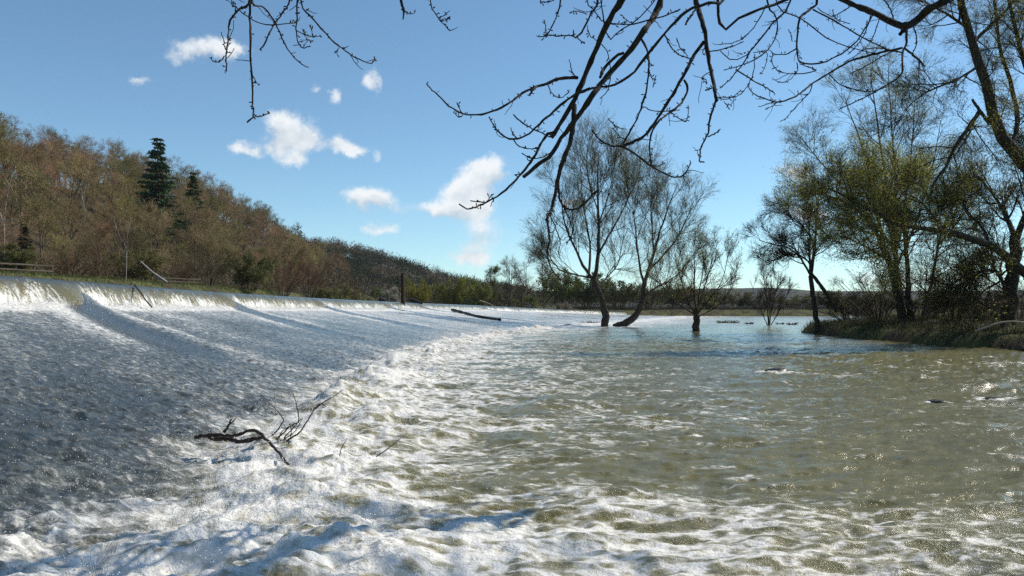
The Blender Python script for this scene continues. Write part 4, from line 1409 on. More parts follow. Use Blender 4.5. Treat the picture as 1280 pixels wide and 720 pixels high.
# (points in the photograph, distance, first and last radius in photograph pixels, hangs from the bough)
BR = [
    ([(312, 1), (300, 11), (289, 24), (285, 38), (285, 51), (283, 64), (283, 76), (283, 89)], 5.6, 2.0, 1.2, 1),
    ([(277, 40), (280, 52), (282, 62)], 5.6, .7, 1.0, 0), ([(262, 72), (268, 77), (274, 77), (281, 70)], 5.6, .7, 1.1, 0),
    ([(313, 0), (312, 25), (313, 45), (312, 62), (315, 95), (316, 125), (317, 147)], 5.55, 2.2, 1.4, 1),
    ([(308, 152), (317, 147), (327, 145), (337, 141)], 5.55, 1.3, .9, 0), ([(315, 93), (319, 101), (324, 107)], 5.55, .9, .6, 0),
    ([(314, 0), (330, 10), (343, 27), (353, 48), (363, 66), (378, 81), (386, 84)], 5.7, 1.8, 1.0, 1),
    ([(362, 0), (355, 13), (345, 26), (335, 45), (331, 54), (325, 62)], 5.5, 1.5, 1.4, 1),
    ([(290, 0), (297, 10), (310, 22), (325, 29), (343, 31), (365, 29), (371, 26)], 5.75, 1.0, .8, 1),
    ([(372, 0), (372, 20), (370, 38), (373, 53), (378, 60), (388, 58)], 5.6, 1.5, .9, 1),
    ([(376, 0), (388, 20), (404, 38), (418, 53), (432, 64), (450, 75), (463, 79), (470, 74)], 5.7, 1.6, .8, 1),
    ([(371, 38), (382, 44), (393, 46), (402, 45)], 5.6, .8, .6, 0), ([(378, 36), (384, 48), (391, 52)], 5.6, .7, .7, 0), ([(388, 31), (390, 40), (392, 46)], 5.6, .6, .6, 0),
    ([(420, 55), (428, 60), (435, 58)], 5.7, .8, .6, 0), ([(424, 59), (421, 66), (424, 72)], 5.7, .7, .5, 0),
    ([(501, 0), (505, 12), (504, 24)], 5.9, 2.6, 1.0, 1), ([(504, 12), (512, 17), (519, 16)], 5.9, .8, .5, 0),
    ([(538, 0), (543, 15), (548, 24), (556, 32), (561, 38)], 5.9, 1.1, .6, 1), ([(547, 23), (554, 20), (562, 13)], 5.9, .9, .6, 0), ([(552, 27), (558, 25), (562, 22)], 5.9, .7, .5, 0),
    ([(778, -12), (765, 18), (752, 45), (738, 78), (727, 105), (714, 132), (697, 160), (689, 172)], 6.5, 6.2, 3.8, 1),
    ([(693, 166), (685, 167), (677, 178), (670, 192), (652, 217), (629, 240), (608, 253), (587, 261), (574, 255)], 6.4, 2.8, 1.1, 0),
    ([(608, 253), (598, 252), (588, 251)], 6.4, 1.0, .8, 0), ([(607, 254), (611, 249), (615, 242)], 6.4, .9, .8, 0),
    ([(722, 97), (700, 98), (685, 104), (672, 108), (655, 115), (635, 130), (610, 141), (585, 143), (565, 135), (548, 120), (533, 105)], 6.4, 3.0, 1.1, 0),
    ([(671, 108), (666, 113), (662, 119)], 6.4, 2.0, 1.7, 0), ([(578, 142), (574, 135), (572, 129)], 6.4, 1.0, .8, 0), ([(579, 143), (574, 146), (567, 141)], 6.4, .9, .6, 0), ([(719, 96), (714, 86), (712, 75)], 6.4, 1.0, .7, 0),
    ([(685, 106), (690, 117), (700, 122), (708, 118), (712, 112)], 6.4, 1.1, .8, 0),
    ([(825, -12), (820, 15), (805, 38), (790, 60), (772, 80), (755, 100), (740, 120), (728, 138), (715, 155), (700, 175), (688, 195), (675, 204), (655, 221)], 6.7, 5.6, 3.0, 1),
    ([(780, 66), (768, 72), (757, 83), (750, 96)], 6.7, 2.6, 2.8, 0),
    ([(718, 132), (716, 160), (710, 185), (702, 205), (697, 225), (693, 245), (690, 260), (683, 275)], 6.55, 5.0, 2.4, 0),
    ([(684, 273), (686, 290), (687, 302), (684, 318), (690, 337), (700, 348), (713, 355)], 6.5, 2.2, .9, 0),
    ([(698, 226), (699, 245), (704, 258), (716, 262), (728, 257), (740, 244), (748, 236)], 6.5, 1.9, 1.2, 0),
    ([(691, 258), (687, 268), (693, 280), (700, 300), (698, 318)], 6.5, 1.2, .8, 0), ([(704, 258), (712, 275), (716, 290), (708, 305)], 6.5, 1.0, .7, 0),
    ([(738, 110), (720, 118), (705, 128), (681, 149), (660, 168), (639, 174), (622, 163), (611, 146)], 6.5, 2.8, 1.1, 0),
    ([(642, 144), (655, 155), (670, 163), (688, 171)], 6.5, 1.2, 1.2, 0), ([(640, 173), (650, 183), (665, 186), (672, 184)], 6.5, 1.1, .8, 0), ([(652, 192), (664, 198), (676, 197), (690, 190)], 6.5, 1.0, 1.0, 0), ([(645, 172), (640, 165), (638, 160)], 6.5, .9, .7, 0),
    ([(905, -8), (885, 4), (864, 10), (847, 24), (829, 44), (809, 69), (789, 93), (767, 107), (749, 109), (730, 113)], 6.9, 2.8, 1.8, 1),
    ([(802, 48), (810, 67), (811, 84), (807, 116), (798, 144), (789, 162), (778, 180)], 6.8, 1.7, 1.3, 0),
    ([(811, 86), (814, 96), (820, 100)], 6.8, 1.1, .8, 0), ([(820, 94), (818, 100), (817, 106)], 6.8, .7, .6, 0),
    ([(880, 52), (868, 68), (858, 88), (845, 112), (832, 132), (808, 167), (792, 177), (778, 183)], 6.8, 3.2, 2.6, 0),
    ([(778, 183), (760, 181), (747, 172), (740, 162)], 6.8, 1.9, 1.2, 0), ([(776, 182), (792, 191), (816, 209), (842, 221), (855, 218), (864, 203)], 6.8, 2.0, 1.0, 0),
    ([(778, 181), (784, 170), (790, 158)], 6.8, 1.0, .8, 0), ([(782, 176), (772, 168), (766, 160)], 6.8, .9, .7, 0), ([(760, 148), (770, 158), (782, 162)], 6.8, .9, .7, 0),
    ([(855, 100), (859, 108), (857, 120), (845, 135), (825, 150), (815, 165), (812, 185), (814, 205)], 6.8, 2.0, 1.2, 0), ([(814, 205), (819, 208), (828, 205), (828, 201)], 6.8, .9, .7, 0),
    ([(838, 140), (847, 147), (857, 152), (860, 142), (860, 132)], 6.8, 1.0, .8, 0), ([(804, 133), (815, 138), (830, 139), (850, 137)], 6.8, .9, .8, 0),
    ([(831, 44), (838, 58), (848, 68), (862, 73)], 6.9, 1.1, 1.0, 0), ([(846, 48), (850, 60), (860, 70)], 6.9, .9, .8, 0),
    ([(868, -12), (873, 12), (880, 35), (883, 55), (886, 75), (890, 95), (893, 112), (896, 126)], 6.9, 4.6, 2.8, 1),
    ([(895, 125), (890, 140), (886, 155), (885, 168), (878, 180), (874, 200), (880, 203)], 6.9, 1.8, 1.1, 0), ([(885, 171), (893, 167), (901, 162)], 6.9, 1.2, .8, 0),
    ([(885, 65), (900, 62), (915, 58), (930, 52)], 6.9, 1.0, .8, 0), ([(888, 90), (878, 96), (884, 105)], 6.9, .9, .7, 0), ([(893, 108), (888, 111), (882, 113)], 6.9, 1.4, 1.3, 0),
    ([(884, 54), (878, 66), (884, 66)], 6.9, .8, .6, 0), ([(893, 120), (905, 124), (918, 120), (926, 112)], 6.9, .9, .7, 0), ([(905, 126), (908, 131), (914, 130), (917, 124)], 6.9, .7, .5, 0),
    ([(748, -6), (738, 18), (728, 38), (720, 47)], 6.4, 2.0, 1.5, 1), ([(721, 47), (712, 44), (700, 45), (684, 44)], 6.4, 1.3, 1.0, 0), ([(700, -6), (697, 15), (690, 33), (683, 45)], 6.4, 1.2, 1.2, 1),
    ([(683, 44), (682, 34), (680, 25)], 6.4, .8, 1.0, 0), ([(683, 45), (677, 46), (671, 45)], 6.4, 1.0, .7, 0), ([(722, 47), (727, 52), (731, 54)], 6.4, 1.0, .7, 0),
    ([(733, -4), (742, 12), (752, 26), (768, 31)], 6.4, 1.0, .7, 1), ([(675, -5), (680, 2), (690, 1), (695, -4)], 6.4, .9, .7, 1), ([(734, 18), (722, 14), (712, 16)], 6.4, .9, .9, 0),
    ([(758, 42), (775, 37), (795, 26), (815, 5), (822, -8)], 6.5, 1.0, 1.0, 1), ([(760, 28), (780, 31), (800, 28), (830, 20), (850, 12)], 6.5, 1.1, 1.1, 0), ([(776, 18), (782, 24), (790, 29)], 6.5, .8, .8, 0),
    ([(734, 32), (738, 45), (748, 52)], 6.4, .8, .7, 0), ([(752, 55), (760, 68), (763, 88), (760, 112), (750, 123)], 6.5, .9, .7, 0),
    ([(900, 31), (920, 24), (945, 14), (975, 3), (1005, -12)], 7.5, 2.4, 2.6, 1), ([(857, 30), (865, 18), (872, 8)], 6.9, 1.8, 1.6, 0),
    ([(957, 8), (948, 25), (935, 42), (920, 52), (900, 56)], 7.6, 1.1, .7, 0), ([(990, -6), (965, 30), (945, 55), (935, 68), (915, 75), (900, 63)], 7.6, 1.6, .8, 1),
    ([(958, -6), (970, 20), (972, 38), (965, 55), (950, 70), (930, 80), (905, 88)], 7.7, 1.4, .8, 1), ([(940, 60), (930, 78), (922, 88), (912, 100), (900, 110)], 7.7, 1.4, .8, 0),
    ([(1022, -8), (1015, 10), (1000, 22), (997, 40), (996, 60), (999, 76), (1010, 80), (1030, 78), (1050, 68), (1070, 52), (1085, 30), (1092, 15)], 7.9, 2.2, .9, 1),
    ([(996, 60), (985, 67), (970, 68), (960, 62)], 7.9, 1.1, .7, 0), ([(920, 87), (940, 100), (955, 108), (968, 116)], 7.6, 1.3, .9, 0), ([(990, 52), (989, 45), (986, 38)], 7.9, .8, .7, 0),
    ([(1128, 60), (1090, 68), (1060, 78), (1035, 92), (1015, 105), (995, 120), (975, 127), (955, 123), (940, 115), (935, 105)], 8.4, 2.0, .8, 0),
    ([(970, 0), (1000, 22), (1035, 48), (1065, 60), (1100, 68)], 8.0, 1.3, .9, 1), ([(1016, 12), (1050, 30), (1080, 48), (1110, 62), (1128, 66)], 8.2, 1.3, 1.0, 0),
    ([(996, 78), (997, 88), (990, 97), (980, 103), (970, 101)], 8.0, .9, .6, 0), ([(1000, 80), (1020, 88), (1000, 92), (975, 90), (965, 78), (966, 66)], 8.0, .9, .6, 0),
    ([(934, 108), (940, 96), (943, 84), (943, 68)], 7.8, .9, .7, 0), ([(937, 105), (925, 118), (912, 122), (898, 121)], 7.8, .8, .6, 0), ([(942, 66), (958, 66), (957, 82), (950, 93)], 7.8, .8, .6, 0),
    ([(972, 127), (966, 132), (957, 137)], 8.2, .9, .6, 0), ([(970, 125), (960, 130), (948, 134)], 8.2, .8, .6, 0), ([(1015, 105), (1012, 115), (1000, 128), (985, 145), (975, 152)], 8.2, 1.0, .6, 0),
    ([(1036, 92), (1050, 105), (1068, 112), (1090, 114), (1110, 108)], 8.3, 1.0, .8, 0), ([(1120, 62), (1100, 72), (1080, 84), (1062, 92)], 8.4, 1.0, .7, 0),
    ([(1036, -10), (1065, 5), (1090, 15), (1110, 25), (1130, 33), (1146, 25), (1160, 12), (1180, 2), (1196, -10)], 9.0, 4.0, 7.0, 0),
    ([(1136, 32), (1130, 37), (1125, 43)], 9.0, 4.5, 3.2, 0), ([(1133, 36), (1133, 55), (1128, 65), (1128, 85), (1125, 95), (1105, 108), (1080, 122), (1050, 136)], 9.0, 2.2, 1.0, 0),
    ([(1130, 60), (1145, 72), (1156, 83)], 9.0, 2.0, 1.5, 0), ([(1149, 75), (1149, 86), (1148, 95)], 9.0, 1.2, 1.0, 0), ([(1128, 66), (1112, 62), (1095, 60), (1078, 62)], 9.0, 1.4, .8, 0),
    ([(1090, 15), (1082, 40), (1070, 58), (1060, 68)], 8.8, 1.0, .7, 0), ([(1100, 20), (1092, 45), (1080, 62), (1055, 78)], 8.8, 1.0, .7, 0), ([(1066, 6), (1050, 16), (1038, 20), (1022, 10)], 8.6, .9, .7, 0),
    ([(1062, 30), (1050, 26), (1044, 22), (1040, 12)], 8.6, .8, .6, 0), ([(1118, 26), (1112, 10), (1100, -6)], 9.0, 1.4, 1.2, 0), ([(1142, 34), (1146, 50), (1140, 70)], 9.0, 1.0, .8, 0)]
nodes = []
nrad = []
for (pts, d, r0, r1, hang) in BR:
    n = len(pts)
    dd = d + .22 * np.cumsum(g.normal(size=n)) * .6
    a = [px(p[0], p[1], dd[i]) for i, p in enumerate(pts)]
    rr = np.linspace(r0, r1, n) * d / F * .74
    rr = list(rr)
    if hang:
        k = np.argmin(np.linalg.norm(bough_all - (a[0] + [.15, 0, .35]), axis=1))
        a = [bough_all[k], (bough_all[k] * .45 + a[0] * .55) + [0, 0, .03]] + a
        rr = [rr[0] * 1.25, rr[0] * 1.1] + rr
    K = max(14, int(4 * len(a)))
    c = resample(np.column_stack([np.array(a), np.array(rr)]), K)
    P = c[:, :3] + g.normal(size=(K, 3)) * .0022
    near_part('branch', P, c[:, 3], 6, .10)
    ln = np.linalg.norm(np.diff(P, axis=0), axis=1).sum()
    nodes.append((resample(P, 14), np.full(14, np.mean(c[:, 3])), ln))
# side shoots ending in fat buds
tb = Tubes()
for (P, rad, ln) in nodes:
    nb = max(3, int(ln * 16))
    C, rc = grow(P[None], rad[None], nb, .12, 1.0, (35, 80), (.012, .05), 4, (0, 0, .12), .2, .004, .003, g)
    rc = rc * 0 + np.array([.0030, .0028, .0056, .0018])
    tb.add(C, rc, 5)
    if ln > .5:
        C, rc = grow(P[None], rad[None], max(2, int(ln * 2.2)), .2, 1.0, (25, 70), (.06, .22), 6, (-.02, 0, .10), .22, .0035, .0022, g)
        tb.add(C, rc, 4)
tb.v = [v - ROOT for v in tb.v]
tb.build('buds', M_BARK_NEAR, near_tree, kind='stuff')
# the rest of the crown, above and to the right of the picture: it shades the near water
P = np.stack([curve3([trunk_c[i], trunk_c[i] + (np.array(q) - trunk_c[i]) * .5 + [0, 0, .8], q], 14) for i, q in ((9, (4.5, 9.5, 8.6)), (12, (8, 8, 11.5)), (10, (3.2, 7.6, 8.0)), (9, (15, 6, 8.5)), (11, (10, 2, 10))  , (9, (7.0, 4.0, 7.6)))])
Q = np.broadcast_to(np.linspace(.11, .02, 14), P.shape[:2]).copy()
tb = Tubes()
tb.add(P - ROOT, Q, 6)
P1, R1 = grow(P, Q, 10, .2, .98, (25, 60), (1.2, 2.4), 6, (0, 0, .03), .14, .03, .010, g)
tb.add(P1 - ROOT, R1, 4)
P2, R2 = grow(P1, R1, 7, .2, 1, (20, 55), (.6, 1.3), 5, (0, 0, 0), .16, .011, .006, g)
tb.add(P2 - ROOT, R2, 3)
P3, R3 = grow(P2, R2, 5, .2, 1, (20, 55), (.25, .7), 3, (0, 0, 0), .16, .007, .004, g)
tb.add(P3 - ROOT, R3, 3)
tb.build('crown', M_BARK_DARK, near_tree)
V, f = leaves(P3, 6000, (.03, .06), g, .06)
mesh_obj('leaves', V - ROOT, f, M_LEAF_SPRING, near_tree, smooth_shade=False)

# ------------------------------------------------------------------ fences, posts and driftwood
def stick(name, label, cat, pts, r0, r1, mat, sides=7, K=None, knob=.08, group=None, twigs=None):
    """one piece of wood as a thing: curve points in metres"""
    a = np.array(pts, float)
    b0 = a[0].copy()
    K = K or max(8, 4 * len(a))
    c = resample(a, K) - b0
    tb = Tubes()
    tb.add(c, np.linspace(r0, r1, K) * (1 + knob * g.normal(size=K)), sides)
    # closed ends
    o = tb.build(name, mat)
    o.location = b0
    if label:
        tag(o, label, cat, group)
    return o


def wood_box(c, sx, sy, sz, rz=0.0, jit=.0):
    ca, sa = math.cos(rz), math.sin(rz)
    v = []
    for x in (-.5, .5):
        for y in (-.5, .5):
            for z in (-.5, .5):
                X = x * sx
                Y = y * sy
                v.append((c[0] + X * ca - Y * sa + g.normal() * jit, c[1] + X * sa + Y * ca + g.normal() * jit, c[2] + z * sz + g.normal() * jit))
    f = np.array([[0, 1, 3, 2], [4, 6, 7, 5], [0, 4, 5, 1], [2, 3, 7, 6], [0, 2, 6, 4], [1, 5, 7, 3]])
    return np.array(v), f


def fence(label, posts, rails=2, ph=1.15):
    b0 = np.array([posts[0][0], posts[0][1], zat(*posts[0])])
    root = empty('rail_fence', tuple(b0))
    tag(root, label, 'fence')
    tops = []
    for (x, y) in posts:
        z = zat(x, y)
        v, f = wood_box((x - b0[0], y - b0[1], z - b0[2] + ph / 2 - .2), .14, .14, ph + .4, g.uniform(0, 1), .008)
        mesh_obj('post', v, f, M_WOOD, root, smooth_shade=False)
        tops.append((x, y, z))
    for i in range(len(tops) - 1):
        a = np.array(tops[i]) - b0
        c = np.array(tops[i + 1]) - b0
        for k in range(rails):
            h = ph * (.93 - .42 * k)
            d = c - a
            L = np.hypot(d[0], d[1])
            v, f = wood_box((0, 0, 0), L + .1, .06, .13, 0, .006)
            v[:, 2] += (v[:, 0] / L) * d[2]
            an = math.atan2(d[1], d[0])
            R2 = np.array([[math.cos(an), -math.sin(an), 0], [math.sin(an), math.cos(an), 0], [0, 0, 1]])
            off = np.array([math.sin(an), -math.cos(an), 0]) * .11
            mesh_obj('rail', v @ R2.T + (a + c) / 2 + [0, 0, h] + off, f, M_WOOD, root, smooth_shade=False)


def pxg(col, d):
    return ((col - 640) / F * d, d)


fence('wooden post and rail fence on the grassy bank at the far left', [pxg(c, d) for c, d in ((-50, 68), (-24, 69), (-2, 70), (20, 71.5), (43, 73), (65, 74.5))])
fence('low rail fence in front of the green strip behind the weir', [pxg(c, d) for c, d in ((196, 103), (207, 104), (218, 105), (229, 106), (240, 107), (250, 108))], ph=.95)

stick('fallen_trunk', 'pale fallen birch trunk leaning down to the water behind the weir', 'log', [px(176, 327, 104), px(190, 340, 101), px(204, 350, 99), px(214, 358, 97)], .11, .2, M_BIRCH)
stick('thin_branch', 'thin dark branch caught on the face of the fall below the birch', 'branch', [px(168, 356, 31.6), px(176, 366, 30.6), px(182, 375, 30.0), px(190, 384, 29.6)], .035, .025, M_DRIFT)
# upright post and smaller ones on the crest
zc = float(crest_z(98.0))
stick('upright_post', 'tall dark rotten post standing upright on the weir crest', 'post', [(px(504, 0, 98)[0], 98, zc - 1.2), (px(503.6, 0, 98)[0], 98, zc + 1.2), (px(503, 0, 98)[0], 98, CZ + (HY - 341) / F * 98)], .28, .22, M_POST, 8, 10, .06)
stick('short_post', 'small thin dark post at the far end of the weir', 'post', [(px(652, 0, 176)[0], 176, 1.6), (px(652, 0, 176)[0], 176, CZ + (HY - 365) / F * 176)], .17, .15, M_POST, 7, 6, .05)
# driftwood lodged on the fall
for (pts, r0, r1, m_, lab) in (
        ([px(476, 374, 96), px(482, 377, 95), px(487, 383, 94)], .26, .2, M_DRIFT, 'thick curved log lodged on the fall left of the upright post'),
        ([px(489, 378, 96), px(494, 382, 95), px(500, 386, 94)], .22, .16, M_DRIFT, 'short dark log touching the foot of the upright post'),
        ([px(512, 374, 108), px(522, 377, 107), px(527, 379, 106)], .2, .14, M_DRIFT, 'small brown log on the crest right of the upright post'),
        ([px(446, 379, 84), px(452, 384, 83), px(457, 388, 82)], .09, .05, M_DRIFT, 'thin stick sliding down the fall left of the post'),
        ([px(655, 380, 172), px(662, 382, 170), px(664, 384, 168)], .3, .2, M_DRIFT, 'dark log caught beside the small far post'),
        ([px(600, 376, 160), px(612, 380, 158), px(618, 384, 157)], .16, .08, M_DRIFT_PALE, 'pale dead branch sticking up from the weir crest beyond the floating log')):
    stick('driftwood_log', lab, 'log', pts, r0, r1, m_)
# stranded log on the apron
stick('stranded_log', 'long black waterlogged log lying on the white apron', 'log', [px(565, 387.5, 84), px(580, 391, 80), px(595, 395, 76), px(610, 397.5, 74), px(625, 399.5, 72)], .17, .12, M_DRIFT, 8, 26, .09)


# branch snag in the foreground, bobbing at the toe of the apron
def snag():
    b0 = px(330, 552, 8.5)
    root = empty('driftwood_snag', tuple(b0))
    tag(root, 'dark broken branch with bare twigs sticking out of the foam', 'branch')

    def seg(name, pts, d, r0, r1, mat=M_DRIFT, sides=7, knob=.10):
        n = len(pts)
        a = np.array([px(p[0], p[1], d + (p[2] if len(p) > 2 else 0)) for p in pts])
        K = max(10, 5 * n)
        tb = Tubes()
        c = resample(a, K) - b0
        c += g.normal(size=c.shape) * r0 * d / F * .15
        tb.add(c, np.linspace(r0, r1, K) * .78 * d / F * (1 + knob * g.normal(size=K)), sides)
        return tb.build(name, mat, root)
    seg('limb', [(244, 546, .25), (262, 544, .2), (285, 545, .1), (300, 543, 0), (313, 538, 0), (324, 541, -.05), (336, 552, -.15), (348, 565, -.25), (358, 578, -.5), (366, 588, -.65), (373, 596, -.8)], 8.5, 3.4, 1.4)
    seg('limb', [(268, 549, .15), (285, 549, .1), (300, 552, 0), (318, 549, -.02), (330, 546, -.1)], 8.58, 3.8, 3.0)
    seg('stub', [(258, 543, .2), (261, 546, .2), (266, 550, .2)], 8.5, 3.2, 2.2)
    seg('stub', [(280, 540, .1), (285, 533, .1), (289, 524, .1)], 8.5, 2.4, 1.3)
    seg('stub', [(287, 530, .1), (291, 527, .1), (294, 524, .1)], 8.5, 1.3, .8)
    for (pts, r0, r1) in (
            ([(333, 549), (345, 540), (352, 530), (354, 524), (345, 512), (332, 499), (325, 492)], 1.3, .5),
            ([(338, 552), (350, 545), (360, 535), (368, 530), (373, 527), (372, 512), (369, 500), (366, 492)], 1.5, .6),
            ([(355, 553), (365, 547), (375, 540), (382, 530), (388, 520), (393, 512), (400, 505), (408, 508)], 1.5, .9),
            ([(393, 512), (404, 503), (415, 497), (428, 488)], 1.0, .5),
            ([(350, 560), (349, 550), (352, 540), (361, 533)], 1.0, .6), ([(358, 553), (356, 546), (364, 538), (376, 524)], 1.2, .7),
            ([(345, 557), (355, 549), (368, 540), (378, 523)], 1.0, .6), ([(340, 556), (352, 558), (364, 552)], 1.2, .9), ([(363, 548), (364, 538), (362, 530)], .9, .6)):
        seg('twig', pts, 8.7, r0, r1, sides=5, knob=.12)


snag()
stick('twig', 'thin upright twig poking from the foam right of the snag', 'twig', [px(424, 572, 8.0), px(427, 560, 8.0), px(434, 548, 8.0)], .006, .003, M_DRIFT, 5)
stick('twig', 'long slanting twig poking from the foam farther right', 'twig', [px(470, 571, 8.2), px(486, 560, 8.25), px(503, 546, 8.3)], .006, .003, M_DRIFT, 5)
# rocks and debris just awash on the right
def rock(name, label, c, sx, sy, sz, seed, mat):
    g2 = np.random.default_rng(seed)
    nu, nv = 14, 9
    a = np.linspace(0, 2 * math.pi, nu, endpoint=False)
    b = np.linspace(-.5 * math.pi, .5 * math.pi, nv)
    A, B = np.meshgrid(a, b)
    rr = 1 + .22 * pn(np.cos(A) * 1.4 + seed, np.sin(A) * 1.4 + B, seed) + .1 * g2.normal(size=A.shape) * np.cos(B)
    V = np.stack([np.cos(A) * np.cos(B) * rr * sx, np.sin(A) * np.cos(B) * rr * sy, np.sin(B) * rr * sz], -1).reshape(-1, 3)
    f = []
    for j in range(nv - 1):
        for k in range(nu):
            f.append((j * nu + k, j * nu + (k + 1) % nu, (j + 1) * nu + (k + 1) % nu, (j + 1) * nu + k))
    o = mesh_obj(name, V, np.array(f), mat)
    o.location = c
    return tag(o, label, 'rock')


M_ROCK = bark('wet_rock', (0.020, 0.018, 0.014), (0.065, 0.055, 0.040), 8, rough=.35)
for (col, row, d, sx, sz, lab) in ((972, 467, 21.6, .32, .10, 'flat dark rock awash in the open water at centre right'), (1172, 504, 14.7, .15, .025, 'small dark rock awash in the right-hand rapids'), (1243, 500, 15.2, .17, .03, 'dark rock breaking the rapids near the right edge')):
    p = px(col, row, d)
    zz = float(water(np.array([p[0]]), np.array([p[1]]))[0][0])
    rock('rock', lab, (p[0], p[1], zz + .012), sx, .14 + sx * .3, sz, col, M_ROCK)
# small clumps standing in the water by the willows
for k, (col, row, d, w_) in enumerate(((704, 401.5, 105, .4), (712, 401.5, 105, .55), (724, 402, 104, .8), (733, 402.5, 103, 1.0), (742, 402.5, 103, 1.2), (937, 404, 100, .9), (975, 403.5, 98, .7), (990, 404, 95, .9), (915, 403, 108, 1.6), (903, 403, 109, 1.3))):
    x, y = pxg(col, d)
    n = 90
    tb = Tubes()
    a = g.uniform(0, 6.28, n)
    r = g.uniform(0, .5, n) * w_
    p0 = np.stack([np.cos(a) * r, np.sin(a) * r, np.full(n, -.2)], 1)
    dr = unit(np.stack([np.cos(a) * .8, np.sin(a) * .8, np.ones(n)], 1))
    L = g.uniform(.3, .75, (n, 1)) * (.5 + .4 * w_)
    tb.add(np.stack([p0, p0 + dr * L * .6, p0 + dr * L + [0, 0, -.05]], 1), np.broadcast_to([.03, .025, .008], (n, 3)), 3)
    o = tb.build('tussock', M_BRAMBLE if k != 8 and k != 9 else M_GRASS)
    o.location = (x, y, 0.05)
    labs = ['smallest dark tussock of the row left of the willows', 'second dark tussock from the left in the row by the willows', 'middle dark tussock in the row left of the willows', 'fourth dark tussock in the row just left of the willow trunk', 'dark tussock nearest the upright willow trunk', 'dark tussock left of the bare bush in shallow water', 'dark tussock right of the bare bush in shallow water', 'dark tussock nearest the island tip', 'wider green tussock in the pale water right of the small willow', 'green tussock in the pale water next to the small willow']
    tag(o, labs[k], 'tussock')
# pale dead branch on the island bank
d0 = 36.0
stick('dead_branch', 'pale bleached dead branch lying on the island at the right edge', 'branch', [px(1219, 414, d0), px(1235, 408, d0 - .3), px(1252, 403, d0 - .4), px(1270, 402, d0 - .4), px(1290, 405, d0 - .4)], .05, .035, M_DRIFT_PALE)
# small far building beyond the island
bx_, by_ = pxg(1251, 420)
b0 = (bx_, by_, zat(bx_, by_))
house = empty('farm_building', b0)
tag(house, 'small white building with a low roof far beyond the island', 'building')
v, f = wood_box((0, 0, 1.3), 6, 4.5, 2.8)
m_, q_, p_ = new_mat('white_render')
p_.inputs['Base Color'].default_value = (.7, .7, .68, 1)
mesh_obj('wall', v, f, m_, house, smooth_shade=False)
v = np.array([(-3.3, -2.6, 2.71), (3.3, -2.6, 2.71), (3.3, 2.6, 2.71), (-3.3, 2.6, 2.71), (-3.3, 0, 4.1), (3.3, 0, 4.1)], float)
mr, q_, p_ = new_mat('grey_roof')
p_.inputs['Base Color'].default_value = (.10, .09, .085, 1)
o = mesh_obj('roof', v, [np.array([[0, 1, 5, 4], [2, 3, 4, 5], [0, 3, 2, 1]]), np.array([[0, 4, 3], [1, 2, 5]])], mr, house, smooth_shade=False)

# ------------------------------------------------------------------ spray thrown up by the white water
def spray(name, X, Y, Z, s, label, mat, stretch):
    n = len(X)
    oc = np.array([(1, 0, 0), (-1, 0, 0), (0, 1, 0), (0, -1, 0), (0, 0, 1), (0, 0, -1)], float)
    of = np.array([(0, 2, 4), (2, 1, 4), (1, 3, 4), (3, 0, 4), (2, 0, 5), (1, 2, 5), (3, 1, 5), (0, 3, 5)])
    ax = unit(g.normal(size=(n, 3)) + [.6, 0, .3])
    V = oc[None] * s[:, None, None]
    V = V + ax[:, None, :] * (V * ax[:, None, :]).sum(-1, keepdims=True) * stretch
    V = V + np.stack([X, Y, Z], 1)[:, None, :]
    f = (np.arange(n)[:, None, None] * 6 + of[None]).reshape(-1, 3)
    o = mesh_obj(name, V.reshape(-1, 3), f, mat, kind='stuff')
    tag(o, label, 'spray', kind='stuff')


m_, q_, p_ = new_mat('water_drops')
p_.inputs['Base Color'].default_value = (.72, .73, .73, 1)
p_.inputs['Roughness'].default_value = .35
p_.inputs['IOR'].default_value = 1.333
g = np.random.default_rng(1201)


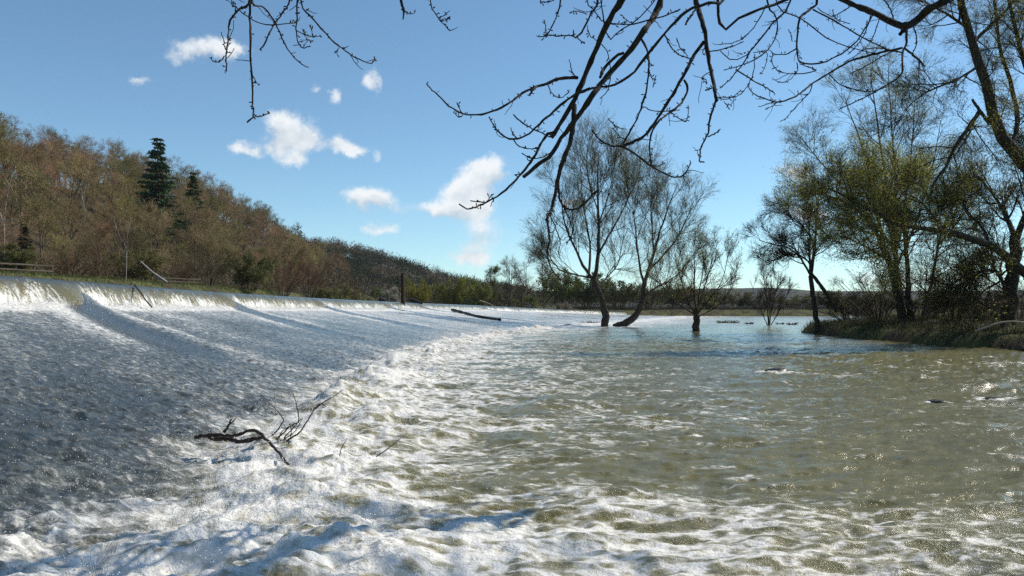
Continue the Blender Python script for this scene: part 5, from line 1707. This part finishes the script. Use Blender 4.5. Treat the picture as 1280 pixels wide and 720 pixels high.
def clustered(n, ylo, yhi, qmu, qsd, hmax, smin, smax, nb):
    yc = ylo * (yhi / ylo) ** g.uniform(0, 1, nb)
    xc = toe_x(yc) + .55 * pn(yc * .33, toe_x(yc) * .05, 1) + g.normal(qmu, qsd, nb)
    k = g.integers(0, nb, n)
    sg = .10 + .012 * yc[k]
    X = xc[k] + g.normal(size=n) * sg * 1.4
    Y = yc[k] + g.normal(size=n) * sg
    Z = water(X, Y)[0] + np.abs(g.normal(size=n)) * hmax * (.4 + .6 * g.uniform(size=n)) * np.exp(-((X - xc[k]) / (sg * 2)) ** 2)
    return X, Y, Z, g.uniform(smin, smax, n) * (.6 + .045 * Y)


X, Y, Z, s = clustered(14000, 4.5, 60, .2, .8, .20, .002, .0055, 300)
spray('toe_spray', X, Y, Z, s, 'white drops flung up along the foaming toe of the apron', m_, 1.2)
n = 9000
Y = 18 * (150 / 18) ** g.uniform(0, 1, n)
X = crest_x(Y) + FALL_RUN + np.abs(g.normal(size=n)) * .5
Z = water(X, Y)[0] + np.abs(g.normal(size=n)) * .09
spray('fall_spray', X, Y - .4, Z, g.uniform(.006, .013, n) * (.5 + .02 * Y), 'white splash along the foot of the weir fall', m_, .8)
n = 7000
Y = 6 * (70 / 6) ** g.uniform(0, 1, n)
X = crest_x(Y) + FALL_RUN + (toe_x(Y) - crest_x(Y) - FALL_RUN) * g.uniform(0, 1, n)
Z = water(X, Y)[0] + np.abs(g.normal(size=n)) * .028
spray('apron_spray', X, Y, Z, g.uniform(.002, .0055, n) * (.6 + .045 * Y), 'tiny bright drops skipping over the sloping apron', m_, 1.6)

# ------------------------------------------------------------------ thin valley haze
v, f = wood_box((0, 0, 68.5), 10800, 10800, 142)
mh_ = bpy.data.materials.new('valley_haze')
mh_.use_nodes = True
qh = NT(mh_.node_tree)
qh.n.remove(qh.n['Principled BSDF'])
pv = qh.node('ShaderNodeVolumePrincipled')
pv.inputs['Color'].default_value = (.86, .93, 1, 1)
pv.inputs['Density'].default_value = .00006
pv.inputs['Anisotropy'].default_value = .2
qh.l.new(pv.outputs[0], qh.n['Material Output'].inputs['Volume'])
hz = mesh_obj('haze', v, f, mh_, kind='stuff', smooth_shade=False)
tag(hz, 'thin pale blue haze over the far hills', 'haze', kind='stuff')
